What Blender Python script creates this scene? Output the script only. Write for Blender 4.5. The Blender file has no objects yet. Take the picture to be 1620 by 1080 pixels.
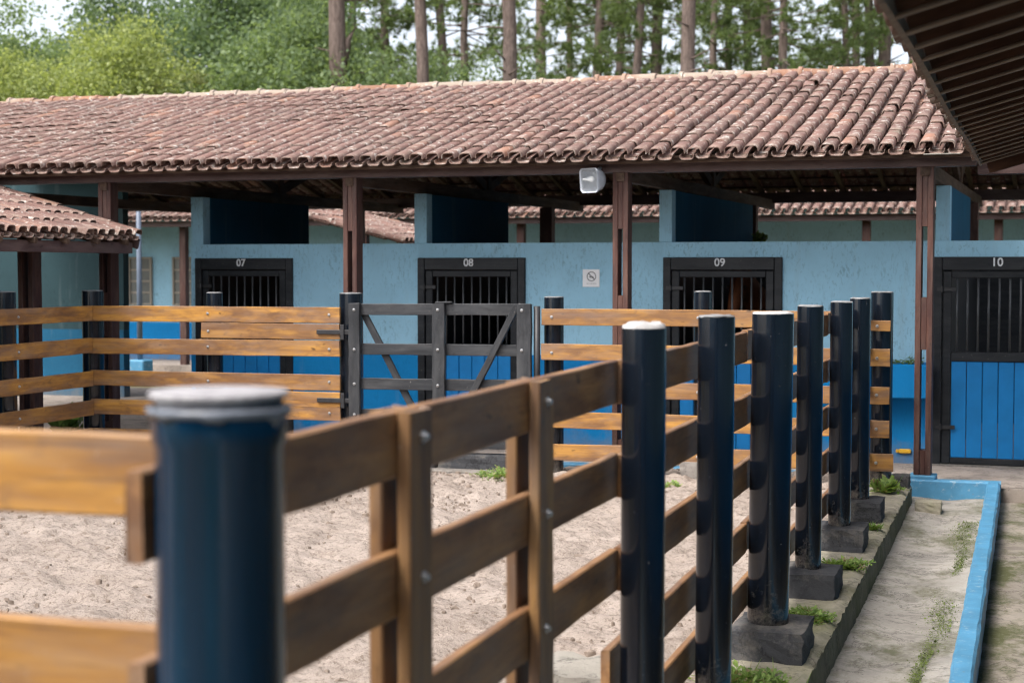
import bpy, bmesh, math, random
import numpy as np
from mathutils import Vector, Matrix, Euler

random.seed(7)
rng = np.random.default_rng(11)
R = math.radians
scene = bpy.context.scene
C = scene.collection

# ------------------------------------------------------------------ camera
cam_d = bpy.data.cameras.new('camera')
cam = bpy.data.objects.new('camera', cam_d)
C.objects.link(cam)
cam.location = (0, 0, 1.8)
cam.rotation_euler = (R(90 - 2.5986), 0, R(17.4876))
cam_d.sensor_width = 36
cam_d.lens = 36 * 2600 / 1620
cam_d.clip_start = 0.05
cam_d.clip_end = 2000
cam_d.dof.use_dof = True
cam_d.dof.focus_distance = 9.3
cam_d.dof.aperture_fstop = 3.2
cam_d.dof.aperture_blades = 9
scene.camera = cam

# ------------------------------------------------------------------ sky, sun, exposure
SUN_EL, SUN_AZ = 56, 212          # azimuth clockwise from +Y: behind the camera and to its left
world = bpy.data.worlds.new('World')
scene.world = world
world.use_nodes = True
wn = world.node_tree
bg = wn.nodes['Background']
sky = wn.nodes.new('ShaderNodeTexSky')
sky.sky_type = 'NISHITA'
sky.sun_disc = False
sky.sun_elevation = R(SUN_EL)
sky.sun_rotation = R(SUN_AZ)
sky.air_density = 0.7
sky.dust_density = 4.5
sky.ozone_density = 0.8
hs = wn.nodes.new('ShaderNodeHueSaturation')      # thin even cloud: the whole dome is paler than a clear sky
hs.inputs['Saturation'].default_value = 0.42
wn.links.new(sky.outputs[0], hs.inputs['Color'])
wn.links.new(hs.outputs[0], bg.inputs[0])
bg.inputs[1].default_value = 0.15
sun_d = bpy.data.lights.new('sun', 'SUN')
sun_d.energy = 0.7
sun_d.angle = R(14)
sun_d.color = (1.0, 0.95, 0.88)
sun = bpy.data.objects.new('sun', sun_d)
C.objects.link(sun)
sd = Vector((math.sin(R(SUN_AZ)) * math.cos(R(SUN_EL)), math.cos(R(SUN_AZ)) * math.cos(R(SUN_EL)), math.sin(R(SUN_EL))))
sun.rotation_euler = sd.to_track_quat('Z', 'Y').to_euler()
sun.location = (0, 0, 30)
vs = scene.view_settings
vs.view_transform = 'Standard'
vs.look = 'None'
vs.exposure = 1.52
vs.gamma = 1
vs.use_curve_mapping = False
scene.cycles.filter_width = 1.1
scene.cycles.max_bounces = 8

# ------------------------------------------------------------------ material helpers
class NT:
    def __init__(s, name, rough=0.7, spec=0.3):
        s.m = bpy.data.materials.new(name)
        s.m.use_nodes = True
        s.t = s.m.node_tree
        s.b = s.t.nodes['Principled BSDF']
        s.b.inputs['Roughness'].default_value = rough
        s.b.inputs['Specular IOR Level'].default_value = spec
        s._co = None
    def n(s, typ, **kw):
        x = s.t.nodes.new(typ)
        for k, v in kw.items():
            setattr(x, k, v)
        return x
    def L(s, a, b):
        s.t.links.new(a, b)
    def coords(s):
        """object coordinates shifted by the object's random number, so that no two pieces look the same"""
        if s._co is None:
            tc = s.n('ShaderNodeTexCoord'); oi = s.n('ShaderNodeObjectInfo')
            mul = s.n('ShaderNodeVectorMath', operation='SCALE')
            mul.inputs[0].default_value = (37.1, 21.7, 53.3)
            s.L(oi.outputs['Random'], mul.inputs['Scale'])
            ad = s.n('ShaderNodeVectorMath', operation='ADD')
            s.L(tc.outputs['Object'], ad.inputs[0]); s.L(mul.outputs[0], ad.inputs[1])
            s._co = ad.outputs[0]
        return s._co
    def noise(s, scale, detail=4, rough=0.55, stretch=None, dist=0, co=None):
        v = co or s.coords()
        if stretch:
            mp = s.n('ShaderNodeVectorMath', operation='MULTIPLY')
            mp.inputs[1].default_value = stretch
            s.L(v, mp.inputs[0]); v = mp.outputs[0]
        x = s.n('ShaderNodeTexNoise')
        x.inputs['Scale'].default_value = scale
        x.inputs['Detail'].default_value = detail
        x.inputs['Roughness'].default_value = rough
        x.inputs['Distortion'].default_value = dist
        s.L(v, x.inputs['Vector'])
        return x.outputs['Fac']
    def ramp(s, fac, stops):
        x = s.n('ShaderNodeValToRGB')
        el = x.color_ramp.elements
        while len(el) < len(stops):
            el.new(0.5)
        for e, (p, c) in zip(el, stops):
            e.position = p
            e.color = (c if isinstance(c, tuple) else (c, c, c)) + (1,)
        s.L(fac, x.inputs[0])
        return x.outputs[0]
    def mix(s, fac, a, b, mode='MIX'):
        x = s.n('ShaderNodeMix', data_type='RGBA', blend_type=mode)
        for v, i in ((fac, 0), (a, 6), (b, 7)):
            if isinstance(v, (int, float)):
                x.inputs[i].default_value = v
            elif isinstance(v, tuple):
                x.inputs[i].default_value = v + (1,)
            else:
                s.L(v, x.inputs[i])
        return x.outputs[2]
    def rnd(s):
        """a random number for each piece, whether it is an object or one island of a joined mesh"""
        oi = s.n('ShaderNodeObjectInfo'); g = s.n('ShaderNodeNewGeometry')
        ad = s.n('ShaderNodeMath', operation='ADD')
        s.L(oi.outputs['Random'], ad.inputs[0]); s.L(g.outputs['Random Per Island'], ad.inputs[1])
        w = s.n('ShaderNodeTexWhiteNoise', noise_dimensions='1D')
        s.L(ad.outputs[0], w.inputs['W'])
        return w
    def color(s, c):
        if isinstance(c, tuple):
            s.b.inputs['Base Color'].default_value = c + (1,)
        else:
            s.L(c, s.b.inputs['Base Color'])
    def bump(s, fac, strength=0.3, dist=0.01):
        x = s.n('ShaderNodeBump')
        x.inputs['Strength'].default_value = strength
        x.inputs['Distance'].default_value = dist
        s.L(fac, x.inputs['Height'])
        s.L(x.outputs[0], s.b.inputs['Normal'])

M = {}
def wood(name, dark, mid, light, rough=0.55, spec=0.35, grey=0.0, wear=0.3, gcol=(0.21, 0.165, 0.135)):
    k = NT(name, rough, spec)
    g1 = k.noise(1.0, 5, 0.6, (2.2, 40, 26), 0.6)
    big = k.noise(1.0, 4, 0.6, (2.0, 7, 8), 0.4)
    c = k.ramp(g1, [(0.36, mid), (0.64, light)])
    c = k.mix(k.ramp(big, [(0.42, 0.0), (0.60, 1.0)]), c, k.ramp(g1, [(0.25, dark), (0.8, mid)]))
    ck = k.noise(1.0, 6, 0.7, (1.6, 110, 95), 0.8)
    c = k.mix(k.ramp(ck, [(0.60, 0.0), (0.68, 0.7)]), c, tuple(x * 0.45 for x in dark))
    bl = k.noise(1.0, 6, 0.7, (5, 11, 13), 0.6)
    c = k.mix(k.ramp(bl, [(0.56, 0.0), (0.66, 0.5)]), c, tuple(x * 0.8 for x in dark))
    rn = k.rnd().outputs['Value']
    c = k.mix(k.ramp(rn, [(0.0, 0.0), (1.0, 0.42)]), c, dark)
    kn = k.noise(1.0, 2, 0.5, (9, 22, 22))
    c = k.mix(k.ramp(kn, [(0.70, 0.0), (0.76, 0.75)]), c, tuple(x * 0.3 for x in dark))
    sp = k.noise(70, 2, 0.6)
    c = k.mix(k.ramp(sp, [(0.70, 0.0), (0.78, wear)]), c, (0.45, 0.40, 0.36))
    if grey:
        gn = k.noise(1.0, 5, 0.65, (2.4, 14, 11))
        c = k.mix(k.ramp(gn, [(0.46, 0.0), (0.68, grey)]), c, gcol)
    k.color(c)
    k.bump(g1, 0.35, 0.004)
    return k.m
M['rail'] = wood('varnished_board', (0.13, 0.070, 0.042), (0.32, 0.150, 0.038), (0.53, 0.27, 0.055), 0.45, 0.35, 0.5, 0.35, (0.23, 0.165, 0.13))
M['rail_shaded'] = wood('weathered_shaded_board', (0.115, 0.058, 0.033), (0.255, 0.127, 0.056), (0.40, 0.213, 0.085), 0.5, 0.3, 0.4, 0.35, (0.20, 0.16, 0.13))  # same rail wood, shade on the drain-side fence put into the colour
M['batten'] = wood('half_shaded_batten', (0.10, 0.055, 0.034), (0.215, 0.115, 0.050), (0.34, 0.185, 0.065), 0.5, 0.3, 0.4, 0.35, (0.20, 0.16, 0.13))  # same wood again, part of the shade put into the colour
M['post_wood'] = wood('stained_post_wood', (0.045, 0.02, 0.017), (0.085, 0.038, 0.03), (0.13, 0.062, 0.045), 0.55, 0.3, 0.25, 0.5)
M['beam_wood'] = wood('stained_beam_wood', (0.065, 0.038, 0.036), (0.11, 0.068, 0.064), (0.16, 0.105, 0.098), 0.5, 0.3, 0.3, 0.3)
M['rafter_wood'] = wood('old_rafter_wood', (0.05, 0.03, 0.02), (0.09, 0.055, 0.038), (0.15, 0.10, 0.07), 0.7, 0.2, 0.3, 0.1)
M['ceiling_wood'] = wood('dark_ceiling_wood', (0.052, 0.023, 0.013), (0.085, 0.037, 0.021), (0.125, 0.058, 0.033), 0.6, 0.2, 0.0, 0.1)
M['eave_wood'] = wood('eave_rafter_wood', (0.05, 0.027, 0.018), (0.085, 0.048, 0.03), (0.12, 0.07, 0.045), 0.65, 0.2, 0.0, 0.1)
M['rafter_light'] = wood('lit_rafter_and_pale_batten_wood', (0.17, 0.115, 0.08), (0.26, 0.18, 0.13), (0.34, 0.25, 0.18), 0.7, 0.2, 0.2, 0.1)
M['eave_grey'] = wood('greyed_eave_board', (0.04, 0.038, 0.036), (0.06, 0.055, 0.052), (0.09, 0.085, 0.08), 0.7, 0.2, 0.2, 0.1)
M['gate_wood'] = wood('worn_black_gate_paint', (0.012, 0.013, 0.015), (0.026, 0.028, 0.032), (0.045, 0.047, 0.05), 0.5, 0.35, 0.35, 0.4, (0.10, 0.10, 0.10))
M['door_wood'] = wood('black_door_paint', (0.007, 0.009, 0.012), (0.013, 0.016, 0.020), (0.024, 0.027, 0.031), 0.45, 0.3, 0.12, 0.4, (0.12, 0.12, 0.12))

def pipe_mat(name, lo, hi):
    k = NT(name, 0.25, 0.6)
    st = k.noise(1.0, 4, 0.6, (26, 26, 1.6))
    c = k.ramp(st, [(0.3, lo), (0.7, hi)])
    sp = k.noise(55, 3, 0.7)
    c = k.mix(k.ramp(sp, [(0.70, 0.0), (0.77, 0.5)]), c, (0.30, 0.29, 0.28))
    sc = k.noise(1.0, 5, 0.75, (34, 34, 4), 1.5)
    c = k.mix(k.ramp(sc, [(0.66, 0.0), (0.78, 0.4)]), c, (0.20, 0.20, 0.20))
    # dried mud splashed up from the ground
    tc = k.n('ShaderNodeTexCoord'); sx = k.n('ShaderNodeSeparateXYZ')
    k.L(tc.outputs['Object'], sx.inputs[0])
    ad = k.n('ShaderNodeMath', operation='MULTIPLY_ADD'); ad.inputs[1].default_value = 0.9
    k.L(k.noise(24, 5, 0.75), ad.inputs[0]); k.L(sx.outputs['Z'], ad.inputs[2])
    c = k.mix(k.ramp(ad.outputs[0], [(0.38, 0.6), (0.62, 0.0)]), c, (0.17, 0.15, 0.125))
    k.color(c)
    k.L(k.ramp(k.noise(9, 4, 0.6), [(0.3, 0.10), (0.7, 0.22)]), k.b.inputs['Roughness'])
    k.bump(k.noise(4, 2, 0.5), 0.05, 0.01)
    return k.m
M['pipe'] = pipe_mat('black_pipe_paint', (0.003, 0.005, 0.0085), (0.006, 0.010, 0.017))
M['pipe_reflect'] = pipe_mat('blue_reflection_pipe', (0.0015, 0.015, 0.035), (0.003, 0.029, 0.064))  # blue reflection on the nearest post put into its base colour

def simple(name, col, rough=0.6, var=0.25, scale=9, spec=0.3, bump=0.2, bd=0.004, metal=0.0):
    k = NT(name, rough, spec)
    nz = k.noise(scale, 5, 0.6)
    c = k.ramp(nz, [(0.25, tuple(x * (1 - var) for x in col)), (0.75, tuple(min(1, x * (1 + var)) for x in col))])
    k.color(c)
    k.b.inputs['Metallic'].default_value = metal
    if bump:
        k.bump(k.noise(scale * 4, 4, 0.6), bump, bd)
    return k.m
M['cement'] = simple('pale_cement', (0.42, 0.41, 0.40), 0.85, 0.4, 30)
M['cement_dark'] = simple('weathered_cement', (0.20, 0.20, 0.20), 0.85, 0.6, 22)

M['sealant'] = simple('grey_sealant', (0.12, 0.135, 0.16), 0.25, 0.3, 40, 0.5)
M['steel'] = simple('galvanised_steel', (0.5, 0.5, 0.5), 0.35, 0.2, 40, 0.5, 0, 0, 0.9)
M['iron'] = simple('black_iron', (0.02, 0.02, 0.022), 0.45, 0.4, 30, 0.5)
M['bar'] = simple('grey_bar_paint', (0.055, 0.06, 0.065), 0.4, 0.3, 20, 0.5)
M['rust'] = simple('rusty_chain', (0.16, 0.085, 0.055), 0.7, 0.4, 60)
M['sign'] = simple('white_sign_plate', (0.88, 0.89, 0.90), 0.4, 0.04, 8, 0.4, 0)
M['sign_ink'] = simple('grey_sign_ink', (0.10, 0.10, 0.105), 0.5, 0.1, 8, 0.3, 0)
M['sign_faint'] = simple('faded_sign_ink', (0.62, 0.63, 0.64), 0.5, 0.1, 8, 0.3, 0)
M['number'] = simple('white_number_paint', (0.72, 0.74, 0.76), 0.5, 0.15, 60, 0.3, 0)
M['yellow'] = simple('yellow_plastic', (0.75, 0.42, 0.03), 0.4, 0.1, 20, 0.5)
M['lamp_metal'] = simple('grey_lamp_housing', (0.42, 0.45, 0.49), 0.45, 0.15, 20, 0.5)
M['bulb'] = simple('frosted_bulb', (0.85, 0.85, 0.82), 0.25, 0.03, 10, 0.5, 0)
M['hay'] = simple('green_hay', (0.10, 0.17, 0.05), 0.8, 0.5, 30)
M['pole'] = simple('grey_blue_pole_paint', (0.12, 0.15, 0.20), 0.45, 0.15, 10, 0.4)
M['frame_cream'] = simple('cream_window_frame', (0.30, 0.27, 0.225), 0.6, 0.15, 10)
M['horse'] = simple('chestnut_horse_hair', (0.16, 0.055, 0.022), 0.55, 0.25, 6)
M['mane'] = simple('dark_mane_hair', (0.03, 0.015, 0.01), 0.6, 0.3, 20)
M['clod'] = simple('dark_sand_clod', (0.20, 0.16, 0.13), 0.95, 0.5, 20)
def glass_mat():
    k = NT('lamp_glass', 0.08, 0.5)
    k.color((0.85, 0.88, 0.9))
    k.b.inputs['Transmission Weight'].default_value = 0.9
    k.b.inputs['IOR'].default_value = 1.15
    return k.m
M['glass'] = glass_mat()
M['pane'] = simple('dusty_window_glass', (0.16, 0.17, 0.16), 0.2, 0.2, 4, 0.5, 0)

def plaster(name, col, scratch=0.6):
    k = NT(name, 0.8, 0.2)
    big = k.noise(1.1, 4, 0.6)
    c = k.ramp(big, [(0.3, tuple(x * 0.86 for x in col)), (0.7, tuple(min(1, x * 1.1) for x in col))])
    s1 = k.noise(1.0, 3, 0.65, (46, 46, 17), 0.8)
    s2 = k.noise(1.0, 2, 0.5, (3, 3, 3))
    f = k.mix(k.ramp(s2, [(0.35, 0.0), (0.65, 1.0)]), (0.0, 0.0, 0.0), k.ramp(s1, [(0.54, 0.0), (0.62, scratch)]))
    c = k.mix(f, c, tuple(x * 0.36 for x in col))
    st = k.noise(1.0, 4, 0.6, (7, 7, 0.7))
    c = k.mix(k.ramp(st, [(0.58, 0.0), (0.8, 0.22)]), c, (0.30, 0.33, 0.34))
    g = k.n('ShaderNodeNewGeometry'); sx = k.n('ShaderNodeSeparateXYZ'); k.L(g.outputs['Position'], sx.inputs[0])
    ma = k.n('ShaderNodeMath', operation='MULTIPLY_ADD'); ma.inputs[1].default_value = 0.55
    k.L(k.noise(5, 5, 0.7), ma.inputs[0]); k.L(sx.outputs['Z'], ma.inputs[2])
    c = k.mix(k.ramp(ma.outputs[0], [(0.28, 0.55), (0.5, 0.0)]), c, (0.20, 0.18, 0.15))
    k.color(c)
    k.bump(s1, 0.5, 0.006)
    return k.m
M['wall'] = plaster('light_blue_plaster', (0.335, 0.60, 0.76), 0.5)
M['wall_dado'] = plaster('bright_blue_plaster', (0.006, 0.215, 0.52), 0.2)
M['bay_shade'] = plaster('shaded_bay_plaster', (0.026, 0.058, 0.068), 0.3)  # shade of the recessed left bay painted into the plaster colour
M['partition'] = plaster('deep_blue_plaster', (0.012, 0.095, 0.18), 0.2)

def blue_paint(name, col, chip=0.4):
    k = NT(name, 0.5, 0.35)
    nz = k.noise(6, 5, 0.65)
    c = k.ramp(nz, [(0.3, tuple(x * 0.8 for x in col)), (0.7, tuple(min(1, x * 1.15) for x in col))])
    ch = k.noise(16, 5, 0.75)
    c = k.mix(k.ramp(ch, [(0.57, 0.0), (0.68, chip)]), c, (0.38, 0.46, 0.50))
    c2 = k.noise(28, 5, 0.8)
    c = k.mix(k.ramp(c2, [(0.64, 0.0), (0.69, 0.85)]), c, (0.20, 0.185, 0.16))
    gr = k.noise(2.2, 4, 0.6)
    c = k.mix(k.ramp(gr, [(0.66, 0.0), (0.74, 0.7)]), c, (0.12, 0.16, 0.06))
    k.color(c)
    k.bump(k.noise(30, 4, 0.6), 0.25, 0.004)
    return k.m
M['kerb_blue'] = blue_paint('faded_blue_kerb_paint', (0.085, 0.27, 0.44), 0.75)
M['door_blue'] = simple('bright_blue_door_paint', (0.004, 0.19, 0.50), 0.5, 0.14, 5, 0.35)

def concrete(name, base, moss, ms=(0.52, 0.64), spots=0.35, rough=0.9):
    k = NT(name, rough, 0.2)
    b1 = k.noise(1.6, 6, 0.65)
    c = k.ramp(b1, [(0.25, tuple(x * 0.62 for x in base)), (0.5, base), (0.8, tuple(min(1, x * 1.25) for x in base))])
    fine = k.noise(45, 4, 0.7)
    c = k.mix(k.ramp(fine, [(0.56, 0.0), (0.70, spots)]), c, tuple(x * 0.35 for x in base))
    st = k.noise(4.5, 8, 0.75, dist=0.6)
    c = k.mix(k.ramp(st, [(0.52, 0.0), (0.60, 0.5)]), c, tuple(x * 0.5 for x in base))
    cr = k.noise(1.3, 8, 0.72, dist=0.4)
    c = k.mix(k.ramp(cr, [(0.488, 0.0), (0.5, 0.75), (0.512, 0.0)]), c, tuple(x * 0.25 for x in base))
    mo = k.noise(1.0, 8, 0.75, (1.9, 1.1, 1.9))
    c = k.mix(k.ramp(mo, [(ms[0], 0.0), (ms[1], 0.85)]), c, moss)
    k.color(c)
    k.bump(k.noise(28, 6, 0.7), 0.7, 0.01)
    return k.m
M['white_cap'] = concrete('dirty_white_cap', (0.40, 0.385, 0.395), (0.20, 0.185, 0.18), (0.55, 0.7), 0.5)
M['drain'] = concrete('stained_drain_concrete', (0.38, 0.35, 0.31), (0.115, 0.115, 0.06), (0.50, 0.64))
M['walk'] = concrete('mossy_walkway_concrete', (0.32, 0.28, 0.235), (0.075, 0.085, 0.025), (0.44, 0.56))
M['kerb'] = concrete('mossy_kerb_concrete', (0.33, 0.30, 0.235), (0.19, 0.185, 0.09), (0.44, 0.68))
M['kerb_damp'] = concrete('damp_kerb_concrete', (0.15, 0.138, 0.10), (0.085, 0.09, 0.04), (0.42, 0.6))
M['floor'] = concrete('veranda_concrete', (0.33, 0.28, 0.24), (0.17, 0.15, 0.10), (0.62, 0.78))
M['block'] = concrete('black_painted_block', (0.052, 0.053, 0.057), (0.18, 0.165, 0.145), (0.48, 0.62), 0.3)
M['stone'] = concrete('pale_worn_stone', (0.27, 0.25, 0.215), (0.25, 0.22, 0.15), (0.6, 0.75))
M['footing'] = concrete('grey_concrete_footing', (0.22, 0.20, 0.18), (0.10, 0.09, 0.07), (0.5, 0.7))

def sand_mat():
    k = NT('paddock_sand', 0.95, 0.1)
    a = k.noise(1.3, 5, 0.6)
    c = k.ramp(a, [(0.3, (0.275, 0.226, 0.19)), (0.7, (0.375, 0.316, 0.272))])
    f = k.noise(26, 5, 0.75, (1.0, 1.5, 1.0))
    c = k.mix(k.ramp(f, [(0.50, 0.0), (0.60, 0.7)]), c, (0.145, 0.112, 0.088))
    g = k.noise(150, 2, 0.7)
    m1 = k.noise(7, 6, 0.75, (1.0, 1.7, 1.0))
    c = k.mix(k.ramp(m1, [(0.54, 0.0), (0.64, 0.5)]), c, (0.165, 0.125, 0.098))
    c = k.mix(k.ramp(g, [(0.35, 0.35), (0.5, 0.0)]), c, (0.47, 0.41, 0.36))
    k.color(c)
    k.bump(k.noise(38, 6, 0.75), 0.8, 0.02)
    return k.m
M['sand'] = sand_mat()
def ground_mat():
    k = NT('grassy_earth', 0.95, 0.1)
    c = k.ramp(k.noise(0.35, 6, 0.7), [(0.35, (0.05, 0.075, 0.022)), (0.65, (0.15, 0.115, 0.07))])
    k.color(c)
    k.bump(k.noise(6, 5, 0.7), 0.6, 0.05)
    return k.m
M['ground'] = ground_mat()

def tile_mat(name, warm=0.0):
    k = NT(name, 0.85, 0.2)
    w = k.rnd()
    base = k.ramp(w.outputs['Value'], [(0.0, (0.15, 0.083, 0.068)), (0.45, (0.178, 0.098, 0.080)), (0.92, (0.205, 0.114, 0.092)), (0.99, (0.31, 0.155, 0.10))])
    tc = k.n('ShaderNodeTexCoord')
    sc = k.n('ShaderNodeVectorMath', operation='SCALE'); sc.inputs['Scale'].default_value = 9
    k.L(w.outputs['Color'], sc.inputs[0])
    ad = k.n('ShaderNodeVectorMath', operation='ADD')
    k.L(tc.outputs['Object'], ad.inputs[0]); k.L(sc.outputs[0], ad.inputs[1])
    co = ad.outputs[0]
    n1 = k.noise(6, 5, 0.65, co=co)
    c = k.mix(k.ramp(n1, [(0.35, 0.0), (0.7, 0.5)]), base, (0.115, 0.08, 0.072))
    pos = k.n('ShaderNodeNewGeometry').outputs['Position']
    # grime and moss in drifts over many tiles
    d1 = k.noise(0.9, 6, 0.65, co=pos)
    c = k.mix(k.ramp(d1, [(0.48, 0.0), (0.70, 0.5)]), c, (0.115, 0.086, 0.075))
    d2 = k.noise(2.3, 6, 0.7, co=pos)
    c = k.mix(k.ramp(d2, [(0.60, 0.0), (0.72, 0.55)]), c, (0.17, 0.165, 0.12))
    if warm:
        c = k.mix(warm, c, (0.34, 0.18, 0.10))
        d3 = k.noise(0.55, 4, 0.6, co=pos)
        c = k.mix(k.ramp(d3, [(0.44, 0.0), (0.54, 0.6)]), c, (0.34, 0.32, 0.27))
    # paler, blotchy lower end of each tile
    tip = k.n('ShaderNodeAttribute'); tip.attribute_name = 'tip'
    ti = k.n('ShaderNodeMath', operation='MULTIPLY')
    k.L(tip.outputs['Fac'], ti.inputs[0]); k.L(k.ramp(k.noise(11, 4, 0.7, co=co), [(0.38, 0.0), (0.62, 0.65)]), ti.inputs[1])
    c = k.mix(ti.outputs[0], c, (0.34, 0.265, 0.215))
    n2 = k.noise(13, 4, 0.7, co=co)
    c = k.mix(k.ramp(n2, [(0.57, 0.0), (0.65, 0.8)]), c, (0.50, 0.47, 0.42))
    n3 = k.noise(45, 3, 0.7, co=co)
    c = k.mix(k.ramp(n3, [(0.58, 0.0), (0.70, 0.55)]), c, (0.42, 0.33, 0.28))
    n4 = k.noise(9, 3, 0.6, co=co)
    c = k.mix(k.ramp(n4, [(0.66, 0.0), (0.72, 0.8)]), c, (0.06, 0.06, 0.045))
    k.color(c)
    k.bump(n3, 0.5, 0.004)
    return k.m
M['tile'] = tile_mat('clay_roof_tile')
M['ridge'] = tile_mat('clay_ridge_tile', 0.45)

def leaf_mat(name, a, b, trans=0.4, rough=0.5, straw=None):
    k = NT(name, rough, 0.3)
    w = k.rnd()
    c = k.ramp(w.outputs['Value'], [(0.1, a), (0.9, b)] if not straw else [(0.0, straw), (0.10, straw), (0.16, a), (0.9, b)])
    k.color(c)
    tr = k.n('ShaderNodeBsdfTranslucent')
    k.L(k.mix(1.0, c, (1.0, 1.0, 0.55), 'MULTIPLY'), tr.inputs['Color'])
    mx = k.n('ShaderNodeMixShader'); mx.inputs[0].default_value = trans
    k.L(k.b.outputs[0], mx.inputs[1]); k.L(tr.outputs[0], mx.inputs[2])
    k.L(mx.outputs[0], k.t.nodes['Material Output'].inputs[0])
    return k.m
M['leaf_lime'] = leaf_mat('lime_leaves', (0.22, 0.275, 0.10), (0.42, 0.47, 0.19), 0.55)
M['leaf_mid'] = leaf_mat('mid_green_leaves', (0.14, 0.205, 0.105), (0.265, 0.345, 0.17), 0.55)
M['leaf_dark'] = leaf_mat('dark_green_leaves', (0.105, 0.165, 0.09), (0.205, 0.28, 0.15), 0.55)
M['leaf_olive'] = leaf_mat('olive_leaves', (0.12, 0.14, 0.05), (0.22, 0.24, 0.09), 0.5)
M['needle'] = leaf_mat('pine_needles', (0.10, 0.15, 0.065), (0.225, 0.295, 0.115), 0.5)
M['weed'] = leaf_mat('weed_leaves', (0.10, 0.18, 0.04), (0.27, 0.38, 0.10), straw=(0.30, 0.25, 0.13))
M['moss'] = leaf_mat('moss', (0.09, 0.12, 0.03), (0.17, 0.22, 0.055), 0.2)
def bark_mat(name, a, b):
    k = NT(name, 0.9, 0.15)
    v = k.noise(1.0, 6, 0.75, (13, 13, 3.4), 0.8)
    k.color(k.ramp(v, [(0.3, a), (0.7, b)]))
    k.bump(v, 0.8, 0.04)
    return k.m
M['bark'] = bark_mat('pine_bark', (0.06, 0.045, 0.038), (0.235, 0.18, 0.155))
M['bark_dark'] = bark_mat('dark_bark', (0.05, 0.042, 0.034), (0.13, 0.105, 0.085))

# ------------------------------------------------------------------ object helpers
DEL = R(1.6663)                     # the stable is turned a little against the paddock
CD, SD = math.cos(DEL), math.sin(DEL)
def b2w(p):
    return Vector((p[0] * CD + p[1] * SD, -p[0] * SD + p[1] * CD, p[2] if len(p) > 2 else 0))
OFF = {}

def tag(o, label=None, cat=None, group=None, kind=None):
    if label: o['label'] = label
    if cat: o['category'] = cat
    if group: o['group'] = group
    if kind: o['kind'] = kind
    return o

def thing(name, label, cat, base, frame='F', group=None):
    o = bpy.data.objects.new(name, None)
    o.empty_display_size = 0.2
    C.objects.link(o)
    base = Vector(base)
    if frame == 'B':
        o.location = b2w(base); o.rotation_euler = (0, 0, -DEL)
    else:
        o.location = base
    OFF[o.name] = base
    return tag(o, label, cat, group)

def link(name, me, mat=None, parent=None):
    if mat is not None and not me.materials:
        me.materials.append(M[mat])
    o = bpy.data.objects.new(name, me)
    C.objects.link(o)
    if parent is not None:
        o.parent = parent
    return o

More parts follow.
